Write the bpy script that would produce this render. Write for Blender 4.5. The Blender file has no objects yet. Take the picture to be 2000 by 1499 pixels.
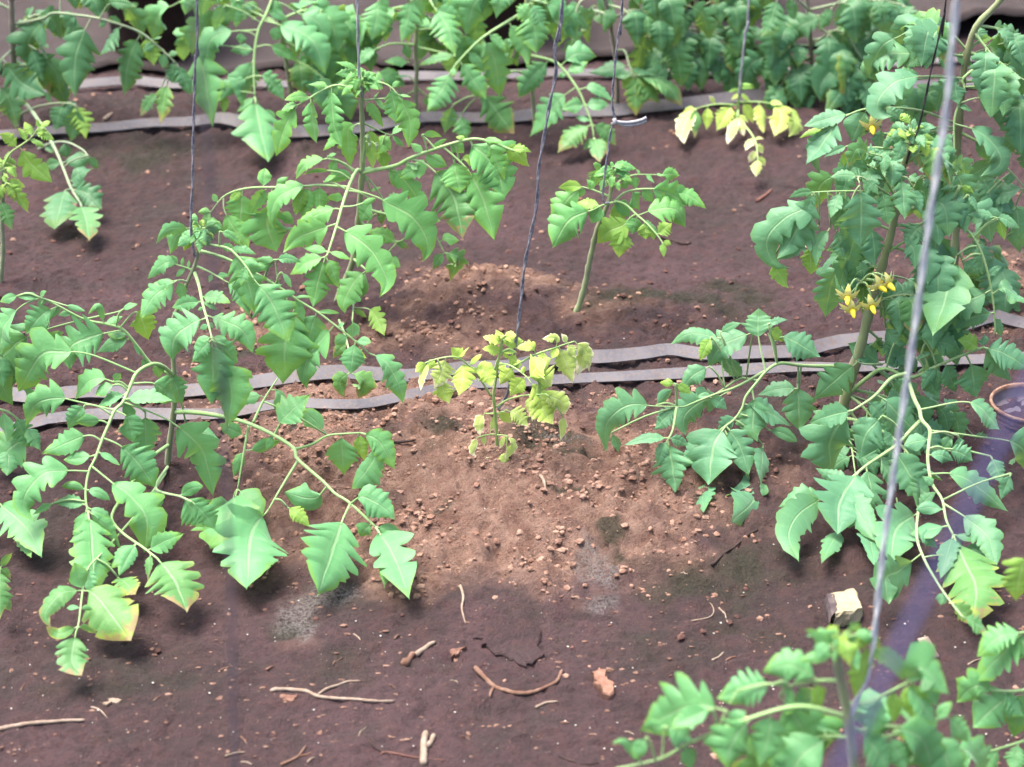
import bpy, bmesh, math, random
import numpy as np
from mathutils import Vector, Matrix

sc = bpy.context.scene
R = math.radians
# ------------------------------------------------------------------ camera
CAM_H, PITCH, LENS = 1.19, R(28.0), 70.0
cam_d = bpy.data.cameras.new('camera'); cam = bpy.data.objects.new('camera', cam_d)
sc.collection.objects.link(cam); sc.camera = cam
cam.location = (0, 0, CAM_H); cam.rotation_euler = (R(90) - PITCH, 0, 0)
cam_d.lens = LENS; cam_d.sensor_width = 36.0; cam_d.sensor_fit = 'HORIZONTAL'
cam_d.clip_start = 0.05; cam_d.clip_end = 400
cam_d.dof.use_dof = True; cam_d.dof.focus_distance = 2.32; cam_d.dof.aperture_fstop = 6.3
# ------------------------------------------------------------------ world, sun, exposure
SUN_EL, SUN_AZ = R(72), R(-75)          # azimuth measured from +Y towards +X
w = bpy.data.worlds.new('World'); sc.world = w; w.use_nodes = True
nt = w.node_tree; bg = nt.nodes['Background']
sky = nt.nodes.new('ShaderNodeTexSky'); sky.sky_type = 'NISHITA'; sky.sun_disc = False
sky.sun_elevation = SUN_EL; sky.sun_rotation = SUN_AZ
sky.air_density = 1.0; sky.dust_density = 6.0; sky.ozone_density = 1.0
nt.links.new(sky.outputs[0], bg.inputs[0]); bg.inputs[1].default_value = 0.085
sd = bpy.data.lights.new('sun', 'SUN'); sd.energy = 1.5; sd.angle = R(32); sd.color = (1.0, 0.96, 0.9)
sun = bpy.data.objects.new('sun', sd); sc.collection.objects.link(sun)
sv = Vector((math.sin(SUN_AZ) * math.cos(SUN_EL), math.cos(SUN_AZ) * math.cos(SUN_EL), math.sin(SUN_EL)))
sun.rotation_euler = sv.to_track_quat('Z', 'Y').to_euler(); sun.location = sv * 5
sc.view_settings.view_transform = 'Standard'; sc.view_settings.look = 'None'
sc.view_settings.gamma = 1.0; sc.view_settings.use_curve_mapping = False
sc.view_settings.exposure = 2.6
sc.cycles.use_denoising = True
sc.cycles.max_bounces = 8; sc.cycles.transparent_max_bounces = 8

# ------------------------------------------------------------------ helpers
C = sc.collection
FPX = 2000 * LENS / 36.0
cp, sp = math.cos(PITCH), math.sin(PITCH)
CAMP = np.array([0, 0, CAM_H])
def ray(px, py):
    a = (px - 1000) / FPX; b = (749.5 - py) / FPX
    return np.array([a, cp + b * sp, -sp + b * cp])
def at(px, py, Y):
    """point on the pixel's ray that lies in the upright plane at depth Y"""
    d = ray(px, py); return CAMP + d * (Y / d[1])
def scale_px(Y, z=0.15):
    """metres per photo pixel at a depth"""
    return (Y * cp + (CAM_H - z) * sp) / FPX

_rs = np.random.RandomState(7); _tab = _rs.rand(512, 512)
def vnoise(x, y, seed=0):
    x = np.asarray(x, float) + seed * 37.13; y = np.asarray(y, float) + seed * 91.7
    xi = np.floor(x).astype(int); yi = np.floor(y).astype(int); fx = x - xi; fy = y - yi
    fx = fx * fx * (3 - 2 * fx); fy = fy * fy * (3 - 2 * fy)
    a = _tab[xi % 512, yi % 512]; b = _tab[(xi + 1) % 512, yi % 512]
    c = _tab[xi % 512, (yi + 1) % 512]; d = _tab[(xi + 1) % 512, (yi + 1) % 512]
    return (a * (1 - fx) + b * fx) * (1 - fy) + (c * (1 - fx) + d * fx) * fy
def fbm(x, y, s, oct=4, seed=0, gain=.5):
    v = 0; amp = 1; tot = 0
    for i in range(oct):
        v = v + amp * vnoise(x * s, y * s, seed + i * 3); tot += amp; amp *= gain; s *= 2.03
    return v / tot
def sstep(a, b, x):
    t = np.clip((x - a) / (b - a), 0, 1); return t * t * (3 - 2 * t)
def g0(px, py):
    d = ray(px, py); return (CAMP + d * (CAM_H / -d[2]))[:2]
# lumps of loose soil: photo centre, half sizes in metres, height
MOUNDS = [(g0(1030, 960), .20, .13, .030), (g0(880, 1060), .13, .10, .012), (g0(640, 900), .14, .10, .014),
          (g0(925, 600), .10, .075, .036), (g0(700, 800), .2, .10, .006), (g0(1640, 860), .16, .14, .012),
          (g0(330, 930), .14, .12, .012), (g0(1180, 620), .16, .10, .012), (g0(650, 640), .12, .07, .012),
          (g0(1000, 1225), .05, .045, .006)]
TAN = [(g0(1040, 965), .23, .15, 1.25), (g0(900, 1055), .16, .11, 1.2), (g0(1120, 1060), .13, .09, 1.0),
       (g0(640, 930), .16, .13, 1.0), (g0(640, 1080), .09, .06, .9), (g0(930, 590), .11, .075, 1.15),
       (g0(700, 830), .25, .10, .95), (g0(900, 830), .22, .09, 1.0), (g0(560, 690), .18, .09, .75),
       (g0(1190, 630), .16, .10, .6), (g0(820, 680), .18, .08, .8), (g0(1250, 1010), .11, .09, .75),
       (g0(830, 1150), .10, .06, .75), (g0(1950, 560), .12, .12, .7), (g0(1960, 640), .1, .1, .6), (g0(520, 1010), .11, .13, .8),
       (g0(480, 640), .1, .08, .65), (g0(1000, 1120), .18, .06, .8), (g0(760, 1000), .12, .12, 1.0), (g0(1250, 800), .16, .06, .5), (g0(1090, 1180), .05, .03, .5),
       (g0(560, 1250), .05, .03, .5)]
MOSS = [(g0(1090, 905), .060, .045, 1.1), (g0(1330, 600), .12, .06, 1.0), (g0(1185, 1100), .032, .022, 1.0),
        (g0(560, 1215), .06, .025, .8), (g0(560, 880), .035, .035, .8), (g0(700, 1330), .12, .06, .45),
        (g0(480, 730), .07, .035, .9), (g0(1165, 950), .04, .018, .9), (g0(250, 320), .18, .12, .6), (g0(640, 320), .16, .1, .5),
        (g0(1400, 1130), .11, .07, .65), (g0(820, 890), .04, .035, .8), (g0(1230, 1250), .16, .09, .45), (g0(930, 1045), .02, .015, .8),
        (g0(1100, 1035), .02, .012, .8), (g0(760, 960), .05, .03, .6), (g0(1460, 1220), .12, .06, .5), (g0(200, 1300), .2, .08, .5)]
SALT = [(g0(585, 1190), .050, .030, 1.0), (g0(1165, 1150), .042, .030, 1.05), (g0(1030, 880), .03, .025, .7),
        (g0(1120, 912), .04, .02, .75), (g0(700, 880), .025, .025, .65), (g0(600, 1235), .018, .018, .9), (g0(1200, 1180), .03, .02, .7), (g0(560, 900), .02, .02, .6)]
def blobs(L, X, Y, j=.0):
    v = np.zeros_like(X)
    for (c, sx, sy, a) in L:
        v = np.maximum(v, a * np.exp(-(((X - c[0]) / sx) ** 2 + ((Y - c[1]) / sy) ** 2) * .9))
    return v
def masks(X, Y):
    wx = X + .16 * (fbm(X, Y, 9, 4, 21) - .5); wy = Y + .14 * (fbm(X, Y, 9, 4, 25) - .5)
    t = blobs(TAN, wx, wy); t = sstep(.22, .90, t + .85 * (fbm(X, Y, 22, 5, 2, .6) - .5))
    m = blobs(MOSS, wx, wy); m = sstep(.22, .75, m + .6 * (fbm(X, Y, 45, 4, 5) - .5)) * np.clip(m * 1.6, 0, 1)
    s = blobs(SALT, wx, wy); s = sstep(.25, .9, s + .8 * (fbm(X, Y, 60, 4, 9) - .5))
    return t, m, s
def hgt(X, Y):
    X = np.asarray(X, float); Y = np.asarray(Y, float)
    h = .012 * (fbm(X, Y, 3, 3, 1) - .5)
    for (c, sx, sy, a) in MOUNDS:
        h = h + a * np.exp(-(((X - c[0]) / sx) ** 2 + ((Y - c[1]) / sy) ** 2))
    h = h + .018 * np.exp(-((Y - 2.2) / .28) ** 2) + .018 * np.exp(-((Y - 3.15) / .22) ** 2)
    return h
def hfine(X, Y, t, m):
    wx = X + .02 * fbm(X, Y, 25, 2, 31); wy = Y + .02 * fbm(X, Y, 25, 2, 33)
    bed = np.exp(-((Y - 2.2) / .38) ** 2); bed = np.maximum(bed, .6 * np.exp(-((Y - 3.1) / .25) ** 2))
    rough = np.clip(.25 + .85 * t + .55 * bed, 0, 1.2)
    f = fbm(wx, wy, 55, 4, 11); cl = np.abs(fbm(wx, wy, 75, 3, 14) - .5) * 2
    big = np.abs(fbm(wx, wy, 26, 3, 17) - .5) * 2
    out = rough * (.012 * (f - .5) + .013 * (.35 - cl) + .017 * (.3 - big))
    out = out + .005 * (fbm(X, Y * .6, 20, 4, 40) - .5) + (.0016 + .0014 * np.clip(rough, 0, 1)) * (fbm(X, Y, 190, 2, 44, .6) - .5)
    out = out + .0022 * sstep(.55, .75, fbm(X, Y, 95, 2, 47)) * (.5 + .5 * sstep(.4, .6, fbm(X, Y, 7, 2, 49)))
    # thin shrinkage cracks and scuffs of the trodden path
    cr = np.abs(fbm(X * .6, Y * 1.5, 16, 3, 51) - .5)
    out = out - .004 * (1 - np.clip(rough, 0, 1)) * np.exp(-(cr / .012) ** 2)
    out = out + .003 * sstep(.52, .56, fbm(X, Y * 1.6, 9, 4, 60)) * (1 - .6 * np.clip(rough, 0, 1))
    return out
def hsurf(X, Y):
    X = np.atleast_1d(np.asarray(X, float)); Y = np.atleast_1d(np.asarray(Y, float))
    t, m, s = masks(X, Y); return hgt(X, Y) + hfine(X, Y, t, m)
def ground(px, py, lift=0.0):
    """where the pixel's ray meets the soil"""
    d = ray(px, py); z = 0.0
    for i in range(8):
        p = CAMP + d * ((CAM_H - z) / -d[2]); z = .5 * z + .5 * float(hsurf(p[0], p[1])[0])
    return np.array([p[0], p[1], float(hsurf(p[0], p[1])[0]) + lift])

# ------------------------------------------------------------------ mesh helpers
class MB:
    def __init__(s): s.v = []; s.n = 0; s.f = []; s.uv = []
    def add(s, v, f, uv=None):
        v = np.asarray(v, float); o = s.n; s.v.append(v); s.n += len(v); s.f.extend([[i + o for i in q] for q in f])
        s.uv.extend(uv if uv is not None else [(0, 0)] * len(v))
    def build(s, name, mat, parent=None, origin=(0, 0, 0), smooth=True):
        me = bpy.data.meshes.new(name); o = np.array(origin)
        me.from_pydata(np.concatenate(s.v) - o, [], s.f)
        u = me.uv_layers.new(name='UVMap')
        li = np.empty(len(me.loops), np.int32); me.loops.foreach_get('vertex_index', li)
        u.data.foreach_set('uv', np.array(s.uv, np.float32)[li].ravel())
        if smooth: me.polygons.foreach_set('use_smooth', [True] * len(me.polygons))
        me.materials.append(mat)
        ob = bpy.data.objects.new(name, me); C.objects.link(ob)
        if parent is not None: ob.parent = parent
        else: ob.location = origin
        return ob
def catmull(P, n):
    P = [np.array(p, float) for p in P]
    if len(P) == 2: P = [P[0], (P[0] + P[1]) / 2, P[1]]
    Q = [2 * P[0] - P[1]] + P + [2 * P[-1] - P[-2]]
    seg = len(P) - 1; out = []
    for i in range(n + 1):
        t = i / n * seg; k = min(int(t), seg - 1); u = t - k
        a, b, c, d = Q[k:k + 4]
        out.append(.5 * ((2 * b) + (c - a) * u + (2 * a - 5 * b + 4 * c - d) * u * u + (3 * b - a - 3 * c + d) * u ** 3))
    return np.array(out)
def resample(pts, n):
    L = np.concatenate([[0], np.cumsum(np.linalg.norm(np.diff(pts, axis=0), axis=1))])
    t = np.linspace(0, L[-1], n + 1)
    return np.stack([np.interp(t, L, pts[:, k]) for k in range(3)], 1), L[-1]
def tube(mb, pts, rad, sides=6, cap=True, wob=0, rnd=None):
    pts = np.asarray(pts); n = len(pts); V = []; F = []
    T = np.gradient(pts, axis=0); T /= np.linalg.norm(T, axis=1)[:, None] + 1e-12
    ref = np.array([.31, .52, .79]); ref = ref - T[0] * ref.dot(T[0]); ref /= np.linalg.norm(ref)
    for i in range(n):
        ref = ref - T[i] * ref.dot(T[i]); ref /= np.linalg.norm(ref); b = np.cross(T[i], ref)
        r = rad[i] if hasattr(rad, '__len__') else rad
        for k in range(sides):
            a = 2 * math.pi * k / sides; rr = r * (1 + (wob * (rnd.random() - .5) if rnd else 0))
            V.append(pts[i] + rr * (math.cos(a) * ref + math.sin(a) * b))
    for i in range(n - 1):
        for k in range(sides):
            F.append((i * sides + k, i * sides + (k + 1) % sides, (i + 1) * sides + (k + 1) % sides, (i + 1) * sides + k))
    if cap:
        V += [pts[0], pts[-1]]; a = n * sides
        for k in range(sides):
            F.append((a, (k + 1) % sides, k)); F.append((a + 1, (n - 1) * sides + k, (n - 1) * sides + (k + 1) % sides))
    mb.add(V, F)
def empty(name, loc):
    o = bpy.data.objects.new(name, None); C.objects.link(o); o.location = tuple(map(float, loc)); o.empty_display_size = .05; return o
def tag(o, label=None, cat=None, group=None, kind=None):
    if label: o['label'] = label
    if cat: o['category'] = cat
    if group: o['group'] = group
    if kind: o['kind'] = kind
    return o

# ------------------------------------------------------------------ materials
def new_mat(name):
    m = bpy.data.materials.new(name); m.use_nodes = True
    return m, m.node_tree, m.node_tree.nodes['Principled BSDF']
def N(t, typ, **kw):
    n = t.nodes.new(typ)
    for k, v in kw.items(): setattr(n, k, v)
    return n
def math_n(t, op, a, b=None, clamp=False):
    n = N(t, 'ShaderNodeMath', operation=op); n.use_clamp = clamp
    for i, q in enumerate((a, b)):
        if q is None: continue
        if isinstance(q, (int, float)): n.inputs[i].default_value = q
        else: t.links.new(q, n.inputs[i])
    return n.outputs[0]
def mixc(t, fac, a, b):
    n = N(t, 'ShaderNodeMix', data_type='RGBA'); n.clamp_factor = True
    for s, q in ((n.inputs['Factor'], fac), (n.inputs[6], a), (n.inputs[7], b)):
        if isinstance(q, (int, float)): s.default_value = q
        elif isinstance(q, tuple): s.default_value = (*q, 1) if len(q) == 3 else q
        else: t.links.new(q, s)
    return n.outputs[2]
def ramp(t, x, lo, hi):
    n = N(t, 'ShaderNodeMapRange'); n.interpolation_type = 'SMOOTHSTEP'
    t.links.new(x, n.inputs[0]); n.inputs[1].default_value = lo; n.inputs[2].default_value = hi
    return n.outputs[0]
def noise(t, scale, detail=4, rough=.55, vec=None):
    n = N(t, 'ShaderNodeTexNoise'); n.inputs['Scale'].default_value = scale; n.inputs['Detail'].default_value = detail
    n.inputs['Roughness'].default_value = rough
    if vec is not None: t.links.new(vec, n.inputs['Vector'])
    return n.outputs[0]

def leaf_mat(name, ca, cb, vein, edge=None, edge_amt=0, spot=None, spot_amt=0, trans=.35, elo=.45):
    m, t, b = new_mat(name)
    tc = N(t, 'ShaderNodeTexCoord'); oi = N(t, 'ShaderNodeObjectInfo')
    sx = N(t, 'ShaderNodeSeparateXYZ'); t.links.new(tc.outputs['UV'], sx.inputs[0])
    u, v = sx.outputs[0], sx.outputs[1]
    av = math_n(t, 'ABSOLUTE', math_n(t, 'SUBTRACT', math_n(t, 'MULTIPLY', v, 2.0), 1.0))
    n1 = noise(t, 38, 3, .6, tc.outputs['Object']); n2 = noise(t, 300, 4, .65, tc.outputs['Object'])
    f = math_n(t, 'ADD', math_n(t, 'MULTIPLY', oi.outputs['Random'], .75), math_n(t, 'MULTIPLY', math_n(t, 'SUBTRACT', n1, .35), .9), True)
    col = mixc(t, f, ca, cb)
    mott = ramp(t, n2, .35, .75)
    col = mixc(t, math_n(t, 'MULTIPLY', mott, .25), col, cb)
    # veins: the midrib and seven side veins that follow the blade's own grid
    mid = math_n(t, 'SUBTRACT', 1.0, ramp(t, av, .02, .075))
    fr = math_n(t, 'FRACT', math_n(t, 'MULTIPLY', u, 8.0))
    lat = math_n(t, 'SUBTRACT', 1.0, ramp(t, math_n(t, 'ABSOLUTE', math_n(t, 'SUBTRACT', fr, .5)), .02, .13))
    vv = math_n(t, 'MAXIMUM', math_n(t, 'MULTIPLY', mid, .75), math_n(t, 'MULTIPLY', lat, .13))
    col = mixc(t, vv, col, vein)
    if edge:
        e = math_n(t, 'ADD', math_n(t, 'MULTIPLY', ramp(t, u, .45, 1.0), .7), math_n(t, 'MULTIPLY', ramp(t, av, .5, 1.0), .6))
        e = math_n(t, 'ADD', e, math_n(t, 'MULTIPLY', math_n(t, 'SUBTRACT', n1, .5), 1.4))
        e = math_n(t, 'ADD', e, math_n(t, 'MULTIPLY', math_n(t, 'SUBTRACT', oi.outputs['Random'], .5), .5))
        col = mixc(t, math_n(t, 'MULTIPLY', ramp(t, e, elo, elo + .4), edge_amt), col, edge)
    if spot:
        n3 = noise(t, 160, 3, .6, tc.outputs['Object'])
        s = math_n(t, 'ADD', n3, math_n(t, 'MULTIPLY', ramp(t, math_n(t, 'ADD', u, math_n(t, 'MULTIPLY', av, .4)), .55, 1.3), .28))
        col = mixc(t, math_n(t, 'MULTIPLY', ramp(t, s, .66, .76), spot_amt), col, spot)
    # the paler lower side of the blade
    geo = N(t, 'ShaderNodeNewGeometry')
    col = mixc(t, math_n(t, 'MULTIPLY', geo.outputs['Backfacing'], .35), col, (.20, .30, .16))
    t.links.new(col, b.inputs['Base Color'])
    b.inputs['Roughness'].default_value = .5; b.inputs['Specular IOR Level'].default_value = .42
    b.inputs['Sheen Weight'].default_value = .22; b.inputs['Sheen Roughness'].default_value = .45
    b.inputs['Sheen Tint'].default_value = (.8, 1, .95, 1)
    hgtn = math_n(t, 'ADD', math_n(t, 'MULTIPLY', n2, .5), math_n(t, 'MULTIPLY', vv, -.55))
    bp = N(t, 'ShaderNodeBump'); bp.inputs['Strength'].default_value = .7; bp.inputs['Distance'].default_value = .0016
    t.links.new(hgtn, bp.inputs['Height']); t.links.new(bp.outputs[0], b.inputs['Normal'])
    tr = N(t, 'ShaderNodeBsdfTranslucent'); tcol = mixc(t, .55, col, (.30, .42, .03)); t.links.new(tcol, tr.inputs[0])
    ms = N(t, 'ShaderNodeMixShader'); ms.inputs[0].default_value = trans
    t.links.new(b.outputs[0], ms.inputs[1]); t.links.new(tr.outputs[0], ms.inputs[2])
    t.links.new(ms.outputs[0], t.nodes['Material Output'].inputs['Surface'])
    return m
VE = (.22, .38, .18)
LM = {
 't': leaf_mat('leaf_green', (.090, .280, .116), (.115, .325, .104), VE, (.15, .31, .03), .6),
 'g': leaf_mat('leaf_dull_green', (.080, .232, .122), (.098, .262, .114), VE, (.09, .20, .03), .30),
 'n': leaf_mat('leaf_bright_green', (.108, .335, .105), (.140, .375, .088), (.28, .45, .2), (.19, .37, .03), .6),
 'd': leaf_mat('leaf_shaded_green', (.040, .145, .062), (.055, .18, .062), (.15, .28, .13), (.10, .17, .02), .5),  # darker copy of the leaf green, with shade put into the colour
 'y': leaf_mat('leaf_lime', (.17, .36, .06), (.23, .40, .06), (.35, .5, .18), (.30, .38, .04), .6),
 'Y': leaf_mat('leaf_yellow', (.34, .52, .075), (.42, .56, .10), (.52, .64, .26), (.58, .58, .22), .5),
 'W': leaf_mat('leaf_scorched', (.38, .52, .11), (.46, .55, .16), (.55, .6, .34), (.74, .69, .46), 1.0, (.5, .40, .24), .4, elo=.32),
 'b': leaf_mat('leaf_blotched', (.065, .21, .07), (.10, .25, .055), VE, (.24, .30, .05), .9, (.26, .17, .08), .85),
}
def stem_mat(name, a, b_, rough=.55):
    m, t, b = new_mat(name); tc = N(t, 'ShaderNodeTexCoord')
    n1 = noise(t, 30, 3, .5, tc.outputs['Object']); n2 = noise(t, 600, 2, .5, tc.outputs['Object'])
    t.links.new(mixc(t, ramp(t, n1, .35, .7), a, b_), b.inputs['Base Color'])
    b.inputs['Roughness'].default_value = rough; b.inputs['Sheen Weight'].default_value = .3
    bp = N(t, 'ShaderNodeBump'); bp.inputs['Strength'].default_value = .3; bp.inputs['Distance'].default_value = .001
    t.links.new(n2, bp.inputs['Height']); t.links.new(bp.outputs[0], b.inputs['Normal'])
    return m
SM = {'t': stem_mat('rachis_green', (.17, .31, .09), (.21, .34, .12)), 'g': stem_mat('rachis_dull_green', (.16, .28, .09), (.21, .30, .12)),
      'd': stem_mat('rachis_shaded_green', (.13, .20, .09), (.18, .22, .11)), 'y': stem_mat('rachis_lime', (.22, .36, .08), (.28, .38, .12)),  # the 'd' rachis is likewise darkened, its shade painted in
      'n': stem_mat('rachis_bright_green', (.20, .36, .10), (.25, .38, .14)),
      'Y': stem_mat('rachis_pale_lime', (.24, .40, .10), (.30, .42, .13))}
STM = {'t': stem_mat('stem_grey_green', (.16, .18, .10), (.19, .23, .10)), 'g': stem_mat('stem_olive', (.17, .21, .085), (.15, .15, .075)),
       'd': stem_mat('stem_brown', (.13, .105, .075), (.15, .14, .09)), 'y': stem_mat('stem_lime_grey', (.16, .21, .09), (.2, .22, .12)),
       'n': stem_mat('stem_fresh_green', (.17, .20, .10), (.20, .26, .10)),
       'Y': stem_mat('stem_lime', (.20, .33, .07), (.26, .36, .1))}
def plain_mat(name, a, b_, s1=60, rough=.8, bump=.4, dist=.001, spec=.3, s2=500):
    m, t, b = new_mat(name); tc = N(t, 'ShaderNodeTexCoord')
    n1 = noise(t, s1, 4, .6, tc.outputs['Object']); n2 = noise(t, s2, 3, .6, tc.outputs['Object'])
    t.links.new(mixc(t, ramp(t, n1, .35, .68), a, b_), b.inputs['Base Color'])
    b.inputs['Roughness'].default_value = rough; b.inputs['Specular IOR Level'].default_value = spec
    bp = N(t, 'ShaderNodeBump'); bp.inputs['Strength'].default_value = bump; bp.inputs['Distance'].default_value = dist
    t.links.new(n2, bp.inputs['Height']); t.links.new(bp.outputs[0], b.inputs['Normal'])
    return m

# ------------------------------------------------------------------ the soil: one sheet, fine where the picture looks
def soil_mat():
    m, t, b = new_mat('soil'); tc = N(t, 'ShaderNodeTexCoord'); P = tc.outputs['Object']
    at_ = N(t, 'ShaderNodeAttribute', attribute_name='soil_kind')
    sx = N(t, 'ShaderNodeSeparateColor'); t.links.new(at_.outputs['Color'], sx.inputs[0])
    tan, moss, salt = sx.outputs[0], sx.outputs[1], sx.outputs[2]
    nb = noise(t, 4.5, 4, .6, P); nm = noise(t, 40, 5, .65, P); nf = noise(t, 330, 4, .7, P); ng = noise(t, 1100, 2, .6, P)
    base = mixc(t, ramp(t, nb, .35, .68), (0.0598, 0.0348, 0.0365), (0.0864, 0.0474, 0.0516))
    base = mixc(t, math_n(t, 'MULTIPLY', ramp(t, nm, .42, .7), .5), base, (0.0904, 0.0414, 0.0368))
    base = mixc(t, math_n(t, 'MULTIPLY', ramp(t, nm, .55, .32), .5), base, (0.0293, 0.0196, 0.0191))
    al = noise(t, 7, 5, .65, P); base = mixc(t, math_n(t, 'MULTIPLY', ramp(t, al, .5, .68), .55), base, (0.0424, 0.0395, 0.0338))
    al2 = noise(t, 2.3, 4, .6, P); base = mixc(t, math_n(t, 'MULTIPLY', ramp(t, al2, .48, .66), .6), base, (0.1061, 0.0598, 0.0648))
    al3 = noise(t, 120, 4, .7, P); base = mixc(t, math_n(t, 'MULTIPLY', ramp(t, al3, .52, .36), .55), base, (0.0324, 0.0203, 0.0211))
    tn = mixc(t, ramp(t, nm, .3, .7), (0.1863, 0.0983, 0.0715), (0.3203, 0.2012, 0.1520))
    tn = mixc(t, math_n(t, 'MULTIPLY', ramp(t, nf, .5, .3), .5), tn, (0.0709, 0.0355, 0.0263))
    col = mixc(t, tan, base, tn)
    col = mixc(t, math_n(t, 'MULTIPLY', moss, .85), col, mixc(t, ramp(t, nf, .35, .65), (0.0162, 0.0162, 0.0101), (0.0384, 0.0426, 0.0223)))
    col = mixc(t, math_n(t, 'MULTIPLY', salt, ramp(t, nf, .38, .62)), col, (0.2026, 0.1823, 0.1721))
    col = mixc(t, math_n(t, 'MULTIPLY', ramp(t, nf, .55, .75), .35), col, (0.1317, 0.0709, 0.0557))
    col = mixc(t, math_n(t, 'MULTIPLY', ramp(t, ng, .6, .34), .4), col, (0.0203, 0.0122, 0.0112))
    t.links.new(col, b.inputs['Base Color'])
    b.inputs['Roughness'].default_value = .85; b.inputs['Specular IOR Level'].default_value = .25
    hh = math_n(t, 'ADD', math_n(t, 'MULTIPLY', nf, 1.0), math_n(t, 'MULTIPLY', ng, .45))
    hh = math_n(t, 'ADD', hh, math_n(t, 'MULTIPLY', nm, 1.6))
    bp = N(t, 'ShaderNodeBump'); bp.inputs['Strength'].default_value = 1.0; bp.inputs['Distance'].default_value = .007
    t.links.new(hh, bp.inputs['Height']); t.links.new(bp.outputs[0], b.inputs['Normal'])
    return m
SOIL = soil_mat()
def axis(lo, hi, step, far, k=1.35):
    a = list(np.arange(lo, hi, step)); s = step; x = lo; left = []
    while x > -far: s *= k; x -= s; left.append(x)
    s = step; x = a[-1]; right = []
    while x < far: s *= k; x += s; right.append(x)
    return np.array(left[::-1] + a + right)
xs = axis(-1.2, 1.2, .0044, 90); ys = np.concatenate([axis(1.3, 2.9, .0042, 90)])
ys = np.concatenate([ys[ys < 2.89], np.arange(2.89, 4.3, .0075), axis(4.3, 4.31, .01, 90)[axis(4.3, 4.31, .01, 90) > 4.3]])
GX, GY = np.meshgrid(xs, ys); nx, ny = len(xs), len(ys)
inside = (np.abs(GX) < 4) & (GY > -2) & (GY < 8)
GXc = np.clip(GX, -4, 4); GYc = np.clip(GY, -2, 8)
mt, mm, msalt = masks(GXc, GYc)
GZ = hgt(GXc, GYc) + hfine(GXc, GYc, mt, mm) * inside
me = bpy.data.meshes.new('ground'); nv = nx * ny; nf = (nx - 1) * (ny - 1)
me.vertices.add(nv); me.vertices.foreach_set('co', np.stack([GX, GY, GZ], -1).astype(np.float32).ravel())
idx = np.arange(nv).reshape(ny, nx)
q = np.stack([idx[:-1, :-1], idx[:-1, 1:], idx[1:, 1:], idx[1:, :-1]], -1).reshape(-1, 4)
me.loops.add(nf * 4); me.loops.foreach_set('vertex_index', q.ravel().astype(np.int32))
me.polygons.add(nf); me.polygons.foreach_set('loop_start', (np.arange(nf) * 4).astype(np.int32))
me.polygons.foreach_set('use_smooth', np.ones(nf, bool)); me.update(calc_edges=True)
ca = me.color_attributes.new('soil_kind', 'FLOAT_COLOR', 'POINT')
ca.data.foreach_set('color', np.stack([mt, mm, msalt, np.ones_like(mt)], -1).astype(np.float32).ravel())
me.materials.append(SOIL); grd = bpy.data.objects.new('ground', me); C.objects.link(grd); tag(grd, kind='structure')

# ------------------------------------------------------------------ clods and crumbs
rnd = random.Random(5); nr = np.random.RandomState(5)
bm = bmesh.new(); bmesh.ops.create_icosphere(bm, subdivisions=1, radius=1)
ICO_V = np.array([v.co[:] for v in bm.verts]); ICO_F = [tuple(v.index for v in f.verts) for f in bm.faces]; bm.free()
bm = bmesh.new(); bmesh.ops.create_icosphere(bm, subdivisions=2, radius=1)
ICO2_V = np.array([v.co[:] for v in bm.verts]); ICO2_F = [tuple(v.index for v in f.verts) for f in bm.faces]; bm.free()
CLOD = plain_mat('clod_tan', (0.1495, 0.0806, 0.0585), (0.2860, 0.1820, 0.1365), 70, .95, .8, .002, .1)
CLODP = plain_mat('clod_purple', (0.0585, 0.0325, 0.0286), (0.1105, 0.0585, 0.0481), 70, .95, .8, .002, .1)
def rot_rand(r):
    return np.array(Matrix.Rotation(r.random() * 6.28, 3, 'Z') @ Matrix.Rotation(r.random() * 6.28, 3, 'X'))
def lump(V, r, sq=.7):
    s = np.array([1, .65 + .5 * r.random(), sq]); M = rot_rand(r); k = np.array([r.random() * 9 for _ in range(6)])
    W = V * (1 + .16 * np.sin(V @ np.array([3.1, 2.2, 1.7]) + k[0]) [:, None] + .12 * np.sin(V @ np.array([-2.6, 4.1, 3.3]) + k[1])[:, None]
             + .08 * np.sin(V @ np.array([6.6, -5.1, 4.3]) + k[2])[:, None])
    return (W @ M.T) * s
for nm, mat, want_tan, n in (('soil_crumbs', CLOD, True, 10500), ('soil_crumbs', CLODP, False, 5200)):
    mb = MB(); made = 0
    while made < n:
        X = nr.uniform(-1.0, 1.0, 4000); Y = nr.uniform(1.45, 3.3, 4000); t, m_, s_ = masks(X, Y)
        bed = np.exp(-((Y - 2.2) / .32) ** 2)
        cl_ = sstep(.42, .62, fbm(X, Y, 16, 3, 66))
        pr = (t * (.12 + .88 * cl_) + .012) if want_tan else np.clip(bed * .8 * (1 - .5 * t) + .06, 0, 1)
        ok = nr.rand(4000) < pr; X, Y, t = X[ok], Y[ok], t[ok]; Z = hsurf(X, Y)
        for x, y, z in zip(X, Y, Z):
            r = .0006 + .0044 * rnd.random() ** 5.5
            mb.add(lump(ICO_V, rnd) * r + np.array([x, y, z + r * .05]), ICO_F); made += 1
            if made >= n: break
    o = mb.build(nm, mat, smooth=False)
    tag(o, 'loose tan crumbs of dry soil strewn over the mounds' if want_tan else 'small dark purple brown crumbs scattered over the bed', 'soil crumbs', kind='stuff')
mb = MB(); PKB = plain_mat('litter_pinkish', (.10, .055, .042), (.20, .125, .095), 90, .95, .6, .002, .1)
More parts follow.
